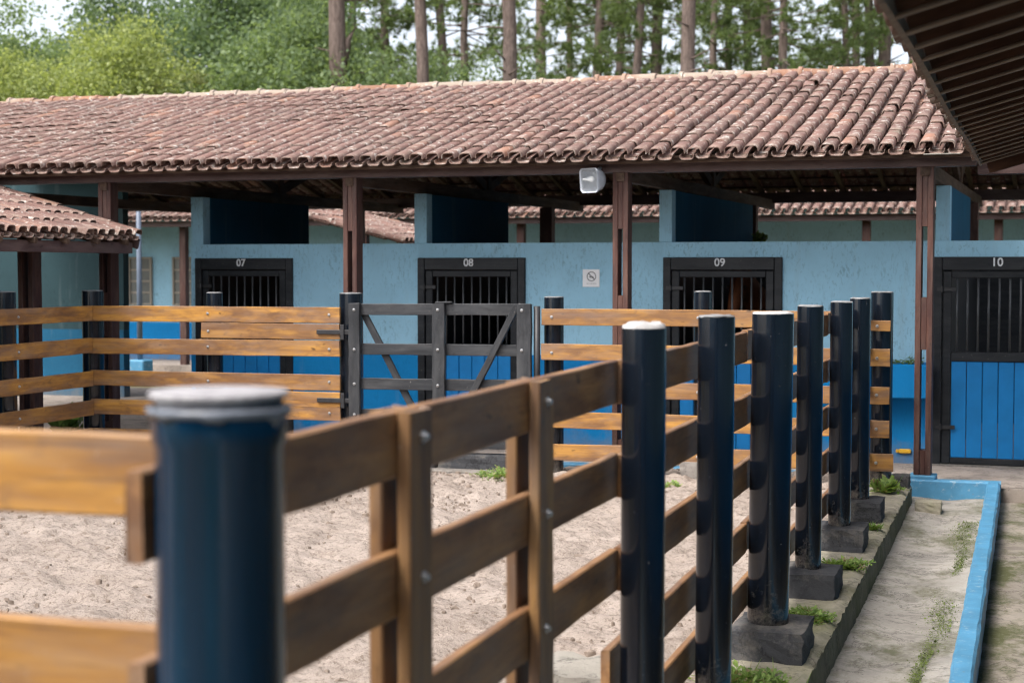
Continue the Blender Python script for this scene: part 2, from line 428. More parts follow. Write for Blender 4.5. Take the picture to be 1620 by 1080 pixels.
class MB:
    def __init__(s):
        s.v = []; s.f = []
    def quadbox(s, corners):
        i = len(s.v)
        s.v += [tuple(c) for c in corners]
        for q in ((0, 3, 2, 1), (4, 5, 6, 7), (0, 1, 5, 4), (1, 2, 6, 5), (2, 3, 7, 6), (3, 0, 4, 7)):
            s.f.append(tuple(i + k for k in q))
        return s
    def box(s, x0, x1, y0, y1, z0, z1):
        return s.quadbox([(x0, y0, z0), (x1, y0, z0), (x1, y1, z0), (x0, y1, z0), (x0, y0, z1), (x1, y0, z1), (x1, y1, z1), (x0, y1, z1)])
    def cbox(s, x0, x1, y0, y1, z0, z1, c=0.006):
        """box with chamfered edges"""
        i = len(s.v)
        X, Y, Z = (x0, x1), (y0, y1), (z0, z1)
        idx = {}
        for a in (0, 1):
            for b in (0, 1):
                for d in (0, 1):
                    px, py, pz = X[a], Y[b], Z[d]
                    ix, iy, iz = (c if a == 0 else -c), (c if b == 0 else -c), (c if d == 0 else -c)
                    idx[a, b, d, 0] = len(s.v); s.v.append((px, py + iy, pz + iz))
                    idx[a, b, d, 1] = len(s.v); s.v.append((px + ix, py, pz + iz))
                    idx[a, b, d, 2] = len(s.v); s.v.append((px + ix, py + iy, pz))
        g = lambda a, b, d, k: idx[a, b, d, k]
        for a in (0, 1):
            s.f.append((g(a, 0, 0, 0), g(a, 1, 0, 0), g(a, 1, 1, 0), g(a, 0, 1, 0)))
            s.f.append((g(0, a, 0, 1), g(1, a, 0, 1), g(1, a, 1, 1), g(0, a, 1, 1)))
            s.f.append((g(0, 0, a, 2), g(1, 0, a, 2), g(1, 1, a, 2), g(0, 1, a, 2)))
        for a in (0, 1):
            for b in (0, 1):
                s.f.append((g(a, b, 0, 0), g(a, b, 1, 0), g(a, b, 1, 1), g(a, b, 0, 1)))
                s.f.append((g(a, 0, b, 0), g(a, 1, b, 0), g(a, 1, b, 2), g(a, 0, b, 2)))
                s.f.append((g(0, a, b, 1), g(1, a, b, 1), g(1, a, b, 2), g(0, a, b, 2)))
                for d in (0, 1):
                    s.f.append((g(a, b, d, 0), g(a, b, d, 1), g(a, b, d, 2)))
        return s
    def tube(s, pts, rad, n=12, caps=True):
        pts = [Vector(p) for p in pts]
        rings = []
        up = Vector((0, 0, 1))
        for i, p in enumerate(pts):
            d = (pts[min(i + 1, len(pts) - 1)] - pts[max(i - 1, 0)]).normalized()
            a = d.cross(up) if abs(d.z) < 0.9 else d.cross(Vector((1, 0, 0)))
            a.normalize(); b = d.cross(a)
            r = rad[i] if hasattr(rad, '__len__') else rad
            ring = []
            for k in range(n):
                t = 2 * math.pi * k / n
                ring.append(len(s.v))
                s.v.append(tuple(p + a * (math.cos(t) * r) + b * (math.sin(t) * r)))
            rings.append(ring)
        for r0, r1 in zip(rings, rings[1:]):
            for k in range(n):
                s.f.append((r0[k], r0[(k + 1) % n], r1[(k + 1) % n], r1[k]))
        if caps:
            s.f.append(tuple(rings[0])); s.f.append(tuple(reversed(rings[-1])))
        return s
    def lathe(s, cx, cy, prof, n=24):
        """profile of (r, z) turned about a vertical axis"""
        rings = []
        for r, z in prof:
            ring = []
            for k in range(n):
                t = 2 * math.pi * k / n
                ring.append(len(s.v)); s.v.append((cx + r * math.cos(t), cy + r * math.sin(t), z))
            rings.append(ring)
        for r0, r1 in zip(rings, rings[1:]):
            for k in range(n):
                s.f.append((r0[k], r0[(k + 1) % n], r1[(k + 1) % n], r1[k]))
        s.f.append(tuple(reversed(rings[0]))); s.f.append(tuple(rings[-1]))
        return s
    def beam(s, p0, p1, w, h):
        """box beam from p0 to p1; w sideways, h in the upright direction"""
        p0, p1 = Vector(p0), Vector(p1)
        d = (p1 - p0).normalized()
        a = d.cross(Vector((0, 0, 1)))
        if a.length < 0.01: a = Vector((1, 0, 0))
        a.normalize(); b = a.cross(d).normalized()
        a = a * (w / 2); b = b * (h / 2)
        return s.quadbox([p0 - a - b, p0 + a - b, p1 + a - b, p1 - a - b, p0 - a + b, p0 + a + b, p1 + a + b, p1 - a + b])
    def mesh(s, name, smooth=False, off=None):
        me = bpy.data.meshes.new(name)
        v = s.v if off is None else [(x - off[0], y - off[1], z - off[2]) for x, y, z in s.v]
        me.from_pydata(v, [], s.f)
        bm = bmesh.new(); bm.from_mesh(me)
        bmesh.ops.recalc_face_normals(bm, faces=bm.faces)
        bm.to_mesh(me); bm.free()
        if smooth:
            for p in me.polygons: p.use_smooth = True
        me.update()
        return me
    def build(s, name, mat, parent=None, root=None, smooth=False, auto=False):
        """root: the thing in whose frame the coordinates are given (its base is taken off)"""
        off = OFF[root.name] if root is not None else None
        me = s.mesh(name, smooth, off)
        if auto:
            for p in me.polygons: p.use_smooth = True
            me.set_sharp_from_angle(angle=R(35))
        return link(name, me, mat, parent if parent is not None else root)

def plank_mesh(L, w, t, seg=8, jit=0.002, ch=0.004):
    """board along local x, w in z, t in y, edges a little uneven"""
    bm = bmesh.new()
    prof = [(-t/2 + ch, -w/2), (t/2 - ch, -w/2), (t/2, -w/2 + ch), (t/2, w/2 - ch), (t/2 - ch, w/2), (-t/2 + ch, w/2), (-t/2, w/2 - ch), (-t/2, -w/2 + ch)]
    rings = []
    for i in range(seg + 1):
        x = L * i / seg
        jz0, jz1, jy = random.gauss(0, jit * 0.6), random.gauss(0, jit * 0.6), random.gauss(0, jit * 0.2)
        rings.append([bm.verts.new((x + (random.gauss(0, jit) if i in (0, seg) else 0), y + jy, z + (jz0 if z < 0 else jz1))) for y, z in prof])
    for a, b in zip(rings, rings[1:]):
        for k in range(8):
            bm.faces.new((a[k], a[(k + 1) % 8], b[(k + 1) % 8], b[k]))
    bm.faces.new(rings[0]); bm.faces.new(list(reversed(rings[-1])))
    bmesh.ops.recalc_face_normals(bm, faces=bm.faces)
    me = bpy.data.meshes.new('board'); bm.to_mesh(me); bm.free()
    return me

def plank(name, p0, p1, w, t, mat, root, parent=None, side=None, seg=8, jit=0.002):
    """board from p0 to p1 in the root's frame; its own x runs along the grain; side: direction of its thickness"""
    off = OFF[root.name]
    p0, p1 = Vector(p0) - off, Vector(p1) - off
    d = p1 - p0; L = d.length; ex = d / L
    ref = Vector(side) if side else None
    if ref is None:
        ey = Vector((0, 0, 1)).cross(ex)
        if ey.length < 0.05: ey = Vector((0, 1, 0))
    else:
        ey = ref - ex * ref.dot(ex)
    ey.normalize(); ez = ex.cross(ey)
    o = link(name, plank_mesh(L, w, t, seg, jit), mat, parent or root)
    m = Matrix((ex, ey, ez)).transposed().to_4x4(); m.translation = p0
    o.matrix_local = m
    return o

bolt_me = MB().lathe(0, 0, [(0.013, 0), (0.013, 0.004), (0.0085, 0.0045), (0.0085, 0.010), (0.005, 0.014)], 10).mesh('bolt')
bolt_me.materials.append(M['steel'])
def bolts(board, xs, y, sign, dz=0.0):
    """bolt heads on a board's side face, in the board's own coordinates"""
    for x in xs:
        o = link('bolt', bolt_me, None, board)
        o.matrix_local = Matrix.Translation((x, y, dz + random.uniform(-0.008, 0.008))) @ Matrix.Rotation(-sign * math.pi / 2, 4, 'X')

# ------------------------------------------------------------------ the setting
def struct(name, mb, mat, smooth=False):
    return tag(mb.build(name, mat, smooth=smooth), kind='structure')
g = MB(); g.v = [(-400, -200, -0.16), (400, -200, -0.16), (400, 700, -0.16), (-400, 700, -0.16)]; g.f = [(0, 1, 2, 3)]
struct('ground', g, 'ground')

def vnoise(nx, ny, cell, seed):
    r = np.random.default_rng(seed)
    gx, gy = int(nx / cell) + 3, int(ny / cell) + 3
    lat = r.random((gy, gx)) - 0.5
    x = np.arange(nx) / cell; y = np.arange(ny) / cell
    xi, yi = x.astype(int), y.astype(int)
    fx = x - xi; fy = y - yi
    fx = fx * fx * (3 - 2 * fx); fy = (fy * fy * (3 - 2 * fy))[:, None]
    a = lat[np.ix_(yi, xi)]; b = lat[np.ix_(yi, xi + 1)]; c = lat[np.ix_(yi + 1, xi)]; d = lat[np.ix_(yi + 1, xi + 1)]
    return (a * (1 - fx) + b * fx) * (1 - fy) + (c * (1 - fx) + d * fx) * fy

def grid_sheet(name, x0, x1, y0, y1, step, zfun, mat):
    nx, ny = int((x1 - x0) / step) + 1, int((y1 - y0) / step) + 1
    xs = np.linspace(x0, x1, nx); ys = np.linspace(y0, y1, ny)
    z = zfun(xs[None, :], ys[:, None], nx, ny)
    v = np.stack([np.broadcast_to(xs[None, :], (ny, nx)), np.broadcast_to(ys[:, None], (ny, nx)), z], -1).reshape(-1, 3)
    i = np.arange(ny * nx).reshape(ny, nx)
    f = np.stack([i[:-1, :-1], i[:-1, 1:], i[1:, 1:], i[1:, :-1]], -1).reshape(-1, 4)
    me = bpy.data.meshes.new(name)
    me.vertices.add(len(v)); me.vertices.foreach_set('co', v.ravel().astype(np.float32))
    me.loops.add(f.size); me.loops.foreach_set('vertex_index', f.ravel().astype(np.int32))
    me.polygons.add(len(f)); me.polygons.foreach_set('loop_start', np.arange(0, f.size, 4, dtype=np.int32))
    me.update(calc_edges=True)
    for p in me.polygons: p.use_smooth = True
    me.materials.append(M[mat])
    return tag(link(name, me), kind='structure')

def sand_z(x, y, nx, ny):
    z = 0.075 + 0.03 * vnoise(nx, ny, 40, 1) + 0.04 * vnoise(nx, ny, 9, 2) + 0.052 * vnoise(nx, ny, 3.2, 3)
    pit = vnoise(nx, ny, 6.5, 4)
    z = z - 0.06 * np.clip((x + 1.45) / 0.2, 0, 1)
    return z - 0.07 * np.clip(pit - 0.22, 0, 1) + 0.028 * (np.random.default_rng(5).random((ny, nx)) - 0.5)
grid_sheet('sand_ground', -9.2, -1.22, 1.2, 13.82, 0.032, sand_z, 'sand')

# kerb that carries the right-hand fence, with a broken mossy edge
def kerb_z(x, y, nx, ny):
    edge = np.clip((x + 0.925) / 0.04, 0, 1)
    return 0.05 + 0.012 * vnoise(nx, ny, 9, 8) + 0.008 * vnoise(nx, ny, 3, 10) - 0.03 * edge * (0.5 + vnoise(nx, ny, 3, 9))
grid_sheet('kerb_top', -1.34, -0.885, 0.5, 13.5, 0.022, kerb_z, 'kerb')
def kerb_face():
    k = MB(); ys = np.arange(0.5, 13.55, 0.06)
    n = len(ys)
    for y in ys:
        k.v.append((-0.886 + random.gauss(0, 0.003), y, 0.037 + random.gauss(0, 0.006)))
        k.v.append((-0.881 + random.gauss(0, 0.004), y, -0.04))
        k.v.append((-0.876 + random.gauss(0, 0.003), y, -0.16))
    for i in range(n - 1):
        for q in (0, 1):
            k.f.append((i * 3 + q, i * 3 + q + 1, i * 3 + q + 4, i * 3 + q + 3))
    return k
struct('kerb_face', kerb_face(), 'kerb_damp', True)
def drain_z(x, y, nx, ny):
    return -0.115 + 0.035 * np.clip((y - 11) / 2.7, 0, 1) - 0.02 * np.exp(-((x + 0.62) / 0.16) ** 2) + 0.008 * vnoise(nx, ny, 9, 12) + 0.006 * vnoise(nx, ny, 3, 13)
grid_sheet('drain_floor', -0.90, -0.27, 0.5, 13.84, 0.03, drain_z, 'drain')
def walk_z(x, y, nx, ny):
    return -0.12 + 0.006 * vnoise(nx, ny, 14, 15) + 0.002 * vnoise(nx, ny, 3, 16)
grid_sheet('walkway', -0.215, 2.6, -3.5, 13.95, 0.06, walk_z, 'walk')

# blue painted kerbs round the drain, edges uneven
def rough_kerb(name, x0, x1, y0, y1, z0, z1, along):
    k = MB()
    lo, hi = (y0, y1) if along == 'y' else (x0, x1)
    n = max(2, int((hi - lo) / 0.12))
    ring0 = None
    for i in range(n + 1):
        t = lo + (hi - lo) * i / n
        j = lambda: random.gauss(0, 0.0018)
        a, b = (x0, x1) if along == 'y' else (y0, y1)
        pr = [(a + j(), z0), (a + j(), z1 - 0.014), (a + 0.014 + j(), z1 + j() * .7), (b - 0.014 + j(), z1 + j() * .7), (b + j(), z1 - 0.014), (b + j(), z0)]
        ring = []
        for p, z in pr:
            ring.append(len(k.v)); k.v.append((p, t, z) if along == 'y' else (t, p, z))
        if ring0:
            for q in range(6):
                k.f.append((ring0[q], ring0[(q + 1) % 6], ring[(q + 1) % 6], ring[q]))
        else:
            k.f.append(tuple(reversed(ring)))
        ring0 = ring
    k.f.append(tuple(ring0))
    return struct(name, k, 'kerb_blue', False)
rough_kerb('blue_kerb', -0.308, -0.207, 0.5, 13.795, -0.18, 0.06, 'y')
rough_kerb('blue_kerb', -0.95, -0.203, 13.80, 13.92, -0.18, 0.058, 'x')
rough_kerb('blue_kerb', -8.6, -0.96, 13.80, 13.92, -0.1, 0.085, 'x')
# veranda floor of the stable and the ground beyond it
fl = MB()
w = [b2w((-14, 13.84)), b2w((2.6, 13.98)), b2w((2.6, 21.3)), b2w((-14, 21.3))]
fl.v = [(p.x, p.y, 0.0) for p in w]; fl.f = [(0, 1, 2, 3)]
struct('veranda_floor', fl, 'floor')
fl = MB(); fl.box(-0.95, 2.6, 13.925, 14.4, -0.17, -0.004)
struct('pavement', fl, 'floor')

# ------------------------------------------------------------------ roof tiles
def tile_mesh(L=0.365, wf=0.060, wt=0.040, h=0.054, t=0.008, name='roof_tile', flip=False, taper=0.92, collar=False):
    def prof(sc, hh, inset):
        f, p = wf * sc - inset * 0.6, wt * sc
        hh = hh - inset
        pts = [(-f, 0), (-f * 0.93, hh * 0.62), (-p, hh * 0.95), (0, hh), (p, hh * 0.95), (f * 0.93, hh * 0.62), (f, 0)]
        return pts
    v = []; f = []
    rows = []
    for y, sc, hh, lift in ((((0, 1.13, h * 1.14, 0.004), (0.042, 1.13, h * 1.14, 0.004), (0.05, 1.0, h, 0.0), (L, 1.0, h, -0.004))) if collar else ((0, 1.03, h * 1.01, 0.005), (L * 0.5, 0.98, h * 0.98, 0.002), (L, taper, h * (taper + 0.02), -0.002))):
        o = [(x, y, z + lift) for x, z in prof(sc, hh, 0)]
        i = [(x, y, z + lift) for x, z in prof(sc, hh, t)]
        if flip:
            o = [(x, yy, 0.03 - z * 0.75) for x, yy, z in o]; i = [(x, yy, 0.03 - z * 0.75) for x, yy, z in i]
        ro = list(range(len(v), len(v) + 7)); v += o
        ri = list(range(len(v), len(v) + 7)); v += i
        rows.append((ro, ri))
    for (a, ai), (b, bi) in zip(rows, rows[1:]):
        for k in range(6):
            f.append((a[k], a[k + 1], b[k + 1], b[k]))
            f.append((ai[k + 1], ai[k], bi[k], bi[k + 1]))
        f.append((a[0], b[0], bi[0], ai[0])); f.append((a[6], ai[6], bi[6], b[6]))
    for (o, i), rev in ((rows[0], False), (rows[-1], True)):
        for k in range(6):
            q = (o[k], i[k], i[k + 1], o[k + 1])
            f.append(tuple(reversed(q)) if rev else q)
    me = bpy.data.meshes.new(name)
    me.from_pydata(v, [], f)
    at = me.attributes.new('tip', 'FLOAT', 'POINT')
    at.data.foreach_set('value', [1.0 if i < 14 else 0.0 for i in range(len(v))])
    for p in me.polygons: p.use_smooth = True
    me.set_sharp_from_angle(angle=R(50))
    return me, np.array(v), f
COVER, COVER_V, COVER_F = tile_mesh()
COVER.materials.append(M['tile'])
CHAN, CHAN_V, CHAN_F = tile_mesh(name='channel_tile', wf=0.060, wt=0.040, h=0.05, flip=True)
RIDGE, RIDGE_V, RIDGE_F = tile_mesh(L=0.38, wf=0.105, wt=0.055, h=0.085, t=0.014, name='ridge_tile', collar=True)
RIDGE.materials.append(M['ridge'])

def joined(name, V, F, mats, parent, mat, kind='stuff'):
    if not mats: return None
    nv = len(V); F = np.array(F)
    A = np.array([[list(r) for r in m] for m in mats])
    vv = np.einsum('nij,kj->nki', A[:, :3, :3], V) + A[:, None, :3, 3]
    ff = (F[None] + (np.arange(len(mats)) * nv)[:, None, None]).reshape(-1, 4)
    me = bpy.data.meshes.new(name)
    me.vertices.add(nv * len(mats)); me.vertices.foreach_set('co', vv.reshape(-1).astype(np.float32))
    me.loops.add(ff.size); me.loops.foreach_set('vertex_index', ff.ravel().astype(np.int32))
    me.polygons.add(len(ff)); me.polygons.foreach_set('loop_start', np.arange(0, ff.size, 4, dtype=np.int32))
    me.update(calc_edges=True)
    at = me.attributes.new('tip', 'FLOAT', 'POINT')
    at.data.foreach_set('value', np.tile(np.where(np.arange(nv) < 14, 1.0, 0.0), len(mats)).astype(np.float32))
    me.polygons.foreach_set('use_smooth', np.ones(len(ff), dtype=bool))
    me.set_sharp_from_angle(angle=R(50))
    o = link(name, me, mat, parent)
    if kind: o['kind'] = kind
    return o

def tile_roof(root, roof, eave, along, slope, ncol, nrow, pitch=0.1575, expo=0.306, keep=300, chan_rows=None):
    """covers and channels on one slope; eave, along, slope in the root's frame. The `keep` nearest covers become pieces of their own."""
    off = OFF[root.name]
    ex = Vector(along).normalized(); ey = Vector(slope).normalized(); ez = ex.cross(ey)
    if ez.z < 0: ez = -ez
    base = Matrix((ex, ey, ez)).transposed().to_4x4()
    e0 = Vector(eave) - off
    wm = root.matrix_basis
    camp = Vector((0, 0, 1.8))
    cov = []; chn = []
    colj = [random.gauss(0, 0.006) for _ in range(ncol + 1)]
    for c in range(ncol):
        for r in range(nrow):
            sag = 0.018 * math.sin(c * 0.21 + 1.3 * r * 0.3) * math.sin(r / nrow * math.pi)
            for which, lst, dx, dz in ((0, cov, 0.0, 0.014), (1, chn, 0.5, -0.018)):
                if which and chan_rows and r >= chan_rows: continue
                p = e0 + ex * ((c + dx) * pitch + colj[c] + random.gauss(0, 0.0035)) + ey * (r * expo + random.gauss(0, 0.007) + (0.02 if which == 0 else 0)) + ez * (dz + sag + random.gauss(0, 0.0025))
                m = base.copy() @ Euler((random.gauss(0, 0.012), random.gauss(0, 0.022), random.gauss(0, 0.010 if random.random() > 0.025 else 0.06))).to_matrix().to_4x4()
                if random.random() < 0.02: p -= ey * random.uniform(0.02, 0.06)
                m.translation = p
                lst.append(m)
    cov.sort(key=lambda m: (wm @ m.translation - camp).length)
    for m in cov[:keep]:
        o = link('roof_tile', COVER, None, roof); o.matrix_local = m
    joined('roof_tile_field', COVER_V, COVER_F, cov[keep:], roof, 'tile')
    joined('channel_tile_field', CHAN_V, CHAN_F, chn, roof, 'tile')

# ------------------------------------------------------------------ the stable
WY, PY = 15.375, 13.9
EY, EZ, RY, RZ = 13.56, 2.695, 17.5, 3.765
TAN = (RZ - EZ) / (RY - EY)
st = thing('stable_building', 'long light blue stable with clay tiled roof, veranda posts and four numbered stall doors', 'stable', (-5.0, WY, 0), 'B')
DX = [-8.886, -6.340, -3.801, -1.281]; DW = 1.143; DH = 1.89
segs = [(-8.945, DX[0])] + [(DX[i] + DW, DX[i + 1]) for i in range(3)] + [(DX[3] + DW, 2.4)]
for a, b in segs:
    MB().box(a, b, WY, WY + 0.16, 0.93, 2.035).build('wall', 'wall', st, st)
    MB().box(a, b, WY - 0.012, WY + 0.16, 0.0, 0.93).build('wall_dado', 'wall_dado', st, st)
for x in DX:
    MB().box(x, x + DW, WY, WY + 0.16, DH, 2.035).build('lintel', 'wall', st, st)
# bay left of the passage, set back under the roof, its shade put into the wall colour
MB().box(-18, -12.5, 19.66, 19.8, 0.93, 3.0).build('rear_wall', 'bay_shade', st, st)
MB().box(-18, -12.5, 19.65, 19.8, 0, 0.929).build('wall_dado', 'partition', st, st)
MB().box(-8.945, 2.4, 19.66, 19.8, 0, 2.03).build('rear_wall', 'door_wood', st, st)  # painted black to stand in for the shade inside the stalls
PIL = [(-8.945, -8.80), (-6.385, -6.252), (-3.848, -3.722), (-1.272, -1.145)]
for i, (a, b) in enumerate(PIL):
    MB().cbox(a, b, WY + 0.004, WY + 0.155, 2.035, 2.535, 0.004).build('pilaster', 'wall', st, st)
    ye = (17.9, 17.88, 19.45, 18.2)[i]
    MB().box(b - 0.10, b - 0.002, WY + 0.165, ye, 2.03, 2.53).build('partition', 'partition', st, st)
    MB().box(b - 0.12, b + 0.01, WY + 0.165, 19.65, 0, 2.029).build('stall_shade_panel', 'door_wood', st, st)  # added black panel: the stall's inner shade put into the colour
# doors
def text_mesh(body, size):
    cu = bpy.data.curves.new('number', 'FONT')
    cu.body = body; cu.size = size; cu.extrude = 0.002; cu.align_x = 'CENTER'; cu.bevel_depth = 0.0018
    o = bpy.data.objects.new('tmp', cu); C.objects.link(o)
    bpy.context.view_layer.update()
    me = bpy.data.meshes.new_from_object(o.evaluated_get(bpy.context.evaluated_depsgraph_get()))
    bpy.data.objects.remove(o)
    return me
for x, num in zip(DX, ('07', '08', '09', '10')):
    F = MB()
    y0, y1 = WY - 0.03, WY + 0.13
    F.cbox(x, x + 0.075, y0, y1, 0, DH); F.cbox(x + DW - 0.075, x + DW, y0, y1, 0, DH); F.cbox(x + 0.0755, x + DW - 0.0755, y0 + 0.001, y1, DH - 0.12, DH)
    door = F.build('door', 'door_wood', st, st)
    tag(door, 'barred stall door numbered %s' % num)
    a, b = x + 0.082, x + DW - 0.082
    lf = MB(); ly0, ly1 = WY - 0.012, WY + 0.04
    lf.cbox(a, a + 0.075, ly0, ly1, 0.012, 1.762); lf.cbox(b - 0.075, b, ly0, ly1, 0.012, 1.762)
    for z0, z1 in ((0.012, 0.07), (0.945, 1.03), (1.70, 1.762)):
        lf.cbox(a + 0.0755, b - 0.0755, ly0 + 0.002, ly1, z0, z1)
    lf.build('door_leaf', 'door_wood', door, st)
    n = 9
    for k in range(n):
        bx = a + 0.0755 + (b - a - 0.151) * (k + 0.5) / n
        MB().tube([(bx, WY + 0.012, 1.031), (bx, WY + 0.012, 1.70)], 0.0095, 8).build('bar', 'bar', door, st, True)
    n = 6
    pw = (b - a - 0.152) / n
    for k in range(n):
        bx = a + 0.076 + pw * k
        MB().cbox(bx + 0.003, bx + pw - 0.003, WY + 0.004 + random.uniform(0, 0.003), WY + 0.03, 0.0705, 0.9445, 0.004).build('door_plank', 'door_blue', door, st)
    for hz in (0.33, 1.58):
        hb = MB()
        hb.cbox(x + 0.03, x + 0.20, WY - 0.036, WY - 0.0305, hz, hz + 0.035, 0.002)
        hb.tube([(x + 0.078, WY - 0.04, hz - 0.01), (x + 0.078, WY - 0.04, hz + 0.045)], 0.012, 8)
        hb.build('hinge', 'iron', door, st)
    lb = MB().cbox(b - 0.16, b + 0.06, WY - 0.028, WY - 0.0135, 0.985, 1.01, 0.002).tube([(b - 0.04, WY - 0.02, 0.95), (b - 0.04, WY - 0.05, 0.98), (b - 0.04, WY - 0.02, 1.0)], 0.006, 6)
    lb.build('door_bolt', 'iron', door, st)
    tm = text_mesh(num, 0.105)
    tn = link('number', tm, 'number', door)
    tn.location = Vector((x + DW / 2 - 0.02, WY - 0.0325, DH - 0.083)) - OFF[st.name]
    tn.rotation_euler = (R(90), 0, 0)
    # dark threshold
    MB().cbox(x - 0.02, x + DW + 0.02, WY - 0.09, WY + 0.16, -0.02, 0.010, 0.003).build('threshold', 'footing', door, st)

# posts made of two boards with packing blocks
def veranda_post(x, y, ztop, zbase=0.09, mat='post_wood', wd=0.14, root=st):
    h = wd / 2
    first = plank('veranda_post', (x - h + 0.024, y, zbase), (x - h + 0.024, y, ztop), wd, 0.047, mat, root, side=(1, 0, 0), seg=10, jit=0.0015)
    inv = first.matrix_basis.inverted()
    q = plank('post_board', (x + h - 0.024, y, zbase), (x + h - 0.024, y, ztop), wd, 0.047, mat, root, side=(1, 0, 0), seg=10, jit=0.0015)
    m = q.matrix_basis.copy(); q.parent = first; q.matrix_local = inv @ m
    for z0, z1 in ((zbase, 0.29), (1.12, 1.55), (2.13, ztop - 0.002)):
        b = plank('packing_block', (x, y + 0.001, z0), (x, y + 0.001, z1), wd - 0.012, wd - 0.0945, mat, root, side=(1, 0, 0), seg=3, jit=0.0)
        m = b.matrix_basis.copy(); b.parent = first; b.matrix_local = inv @ m
    return first
PX = [-11.6, -9.0, -6.385, -3.808, -1.231, 1.35]
for x in PX:
    veranda_post(x, PY, 2.615)
    MB().cbox(x - 0.11, x + 0.11, PY - 0.11, PY + 0.11, -0.02, 0.088, 0.008).build('post_footing', 'kerb_blue', st, st)
plank('front_beam', (-14, PY - 0.02, 2.672), (-0.83, PY - 0.02, 2.672), 0.115, 0.15, 'beam_wood', st, seg=30)
plank('front_beam', (-0.82, PY + 0.05, 2.60), (2.3, PY + 0.05, 2.60), 0.10, 0.12, 'beam_wood', st, seg=8)
for x in PX:
    plank('tie_beam', (x + 0.0, PY - 0.08, 2.60), (x + 0.0, 21.2, 2.60), 0.12, 0.075, 'rafter_wood', st, seg=12)
for x in PX[1:]:
    plank('interior_post', (x, 19.74, 0.0), (x, 19.74, 2.54), 0.16, 0.14, 'post_wood', st, side=(0, 1, 0))
    plank('king_post', (x, RY, 2.665), (x, RY, RZ - 0.2), 0.12, 0.09, 'rafter_wood', st, side=(1, 0, 0))
    plank('strut', (x, RY - 0.05, 2.70), (x, RY - 1.5, RZ - 0.2 - 1.5 * TAN), 0.10, 0.06, 'rafter_wood', st, side=(1, 0, 0))
    plank('strut', (x, RY + 0.05, 2.70), (x, RY + 1.5, RZ - 0.2 - 1.5 * TAN), 0.10, 0.06, 'rafter_wood', st, side=(1, 0, 0))
plank('rear_beam', (-14, 21.1, 2.68), (2.3, 21.1, 2.68), 0.13, 0.15, 'beam_wood', st, seg=20)
MB().box(-14, 2.3, 21.36, 21.40, EZ - 0.05, EZ + 0.075).build('eave_or_light_block_board', 'rafter_wood', st, st)  # board added to block light leaking in under the rear eave tiles
plank('ridge_beam', (-14, RY, RZ - 0.14), (2.3, RY, RZ - 0.14), 0.14, 0.09, 'rafter_wood', st, seg=20)
for s in (-1, 1):
    plank('purlin', (-14, RY + s * 1.9, RZ - 0.16 - 1.9 * TAN), (2.3, RY + s * 1.9, RZ - 0.16 - 1.9 * TAN), 0.12, 0.08, 'rafter_wood', st, seg=20)
rx = -13.8
while rx < 2.2:
    for s in (-1, 1):
        ye = (PY - 0.085) if s < 0 else 2 * RY - EY
        plank('rafter', (rx, ye, EZ - 0.025 + ((ye - EY) * TAN if s < 0 else 0)), (rx, RY - s * -0.02, RZ - 0.045), 0.055, 0.05, 'rafter_wood', st, seg=4)
    rx += 0.52
# battens carry the tiles: the roof part
rf = MB()
sl = math.hypot(RY - EY, RZ - EZ)
k = 0
while k * 0.345 < sl:
    t = min(1, (k * 0.345 + 0.06) / sl)
    for s in (-1, 1):
        y = (EY + (RY - EY) * t) if s < 0 else (2 * RY - EY - (RY - EY) * t)
        z = EZ + (RZ - EZ) * t
        rf.box(-14, 2.3, y - 0.022, y + 0.022, z + 0.006, z + 0.026)
    k += 1
roof = rf.build('roof', 'rafter_wood', st, st)
tile_roof(st, roof, (-13.95, EY - 0.06, EZ + 0.028), (1, 0, 0), (0, RY - EY, RZ - EZ), 84, 13, keep=300)
tile_roof(st, roof, (2.2, 2 * RY - EY + 0.06, EZ + 0.028), (-1, 0, 0), (0, -(RY - EY), RZ - EZ), 103, 13, keep=0)
# eave board under the first channels, with a pale mortar strip near the corner
plank('eave_batten', (-14, EY + 0.07, EZ - 0.004), (-0.75, EY + 0.07, EZ - 0.004), 0.03, 0.03, 'rafter_wood', st, seg=20)
MB().cbox(-1.22, -0.93, EY - 0.075, EY - 0.05, EZ - 0.006, EZ + 0.004, 0.003).build('mortar_strip', 'stone', st, st)
x = -14.0
while x < -0.6:
    o = link('ridge_tile', RIDGE, None, roof)
    m = Matrix(((0, 1, 0), (-1, 0, 0), (0, 0, 1))).to_4x4()
    m = m @ Euler((random.gauss(0, 0.02), random.gauss(0, 0.06), random.gauss(0, 0.03))).to_matrix().to_4x4()
    m.translation = Vector((x, RY + random.gauss(0, 0.008), RZ + 0.035 + random.gauss(0, 0.006))) - OFF[st.name]
    o.matrix_local = m
    x += 0.318
MB().box(-14, -0.7, RY - 0.085, RY + 0.085, RZ + 0.0, RZ + 0.042).build('ridge_mortar', 'cement', roof, st)

# ------------------------------------------------------------------ fences
KX = -1.119
P = [(2.14, 0.096, 1.617), (4.874, 0.0675, 1.618), (6.071, 0.0685, 1.616), (7.43, 0.0935, 1.592), (8.85, 0.0695, 1.592), (10.37, 0.0695, 1.582), (11.60, 0.072, 1.582), (13.34, 0.087, 1.60)]

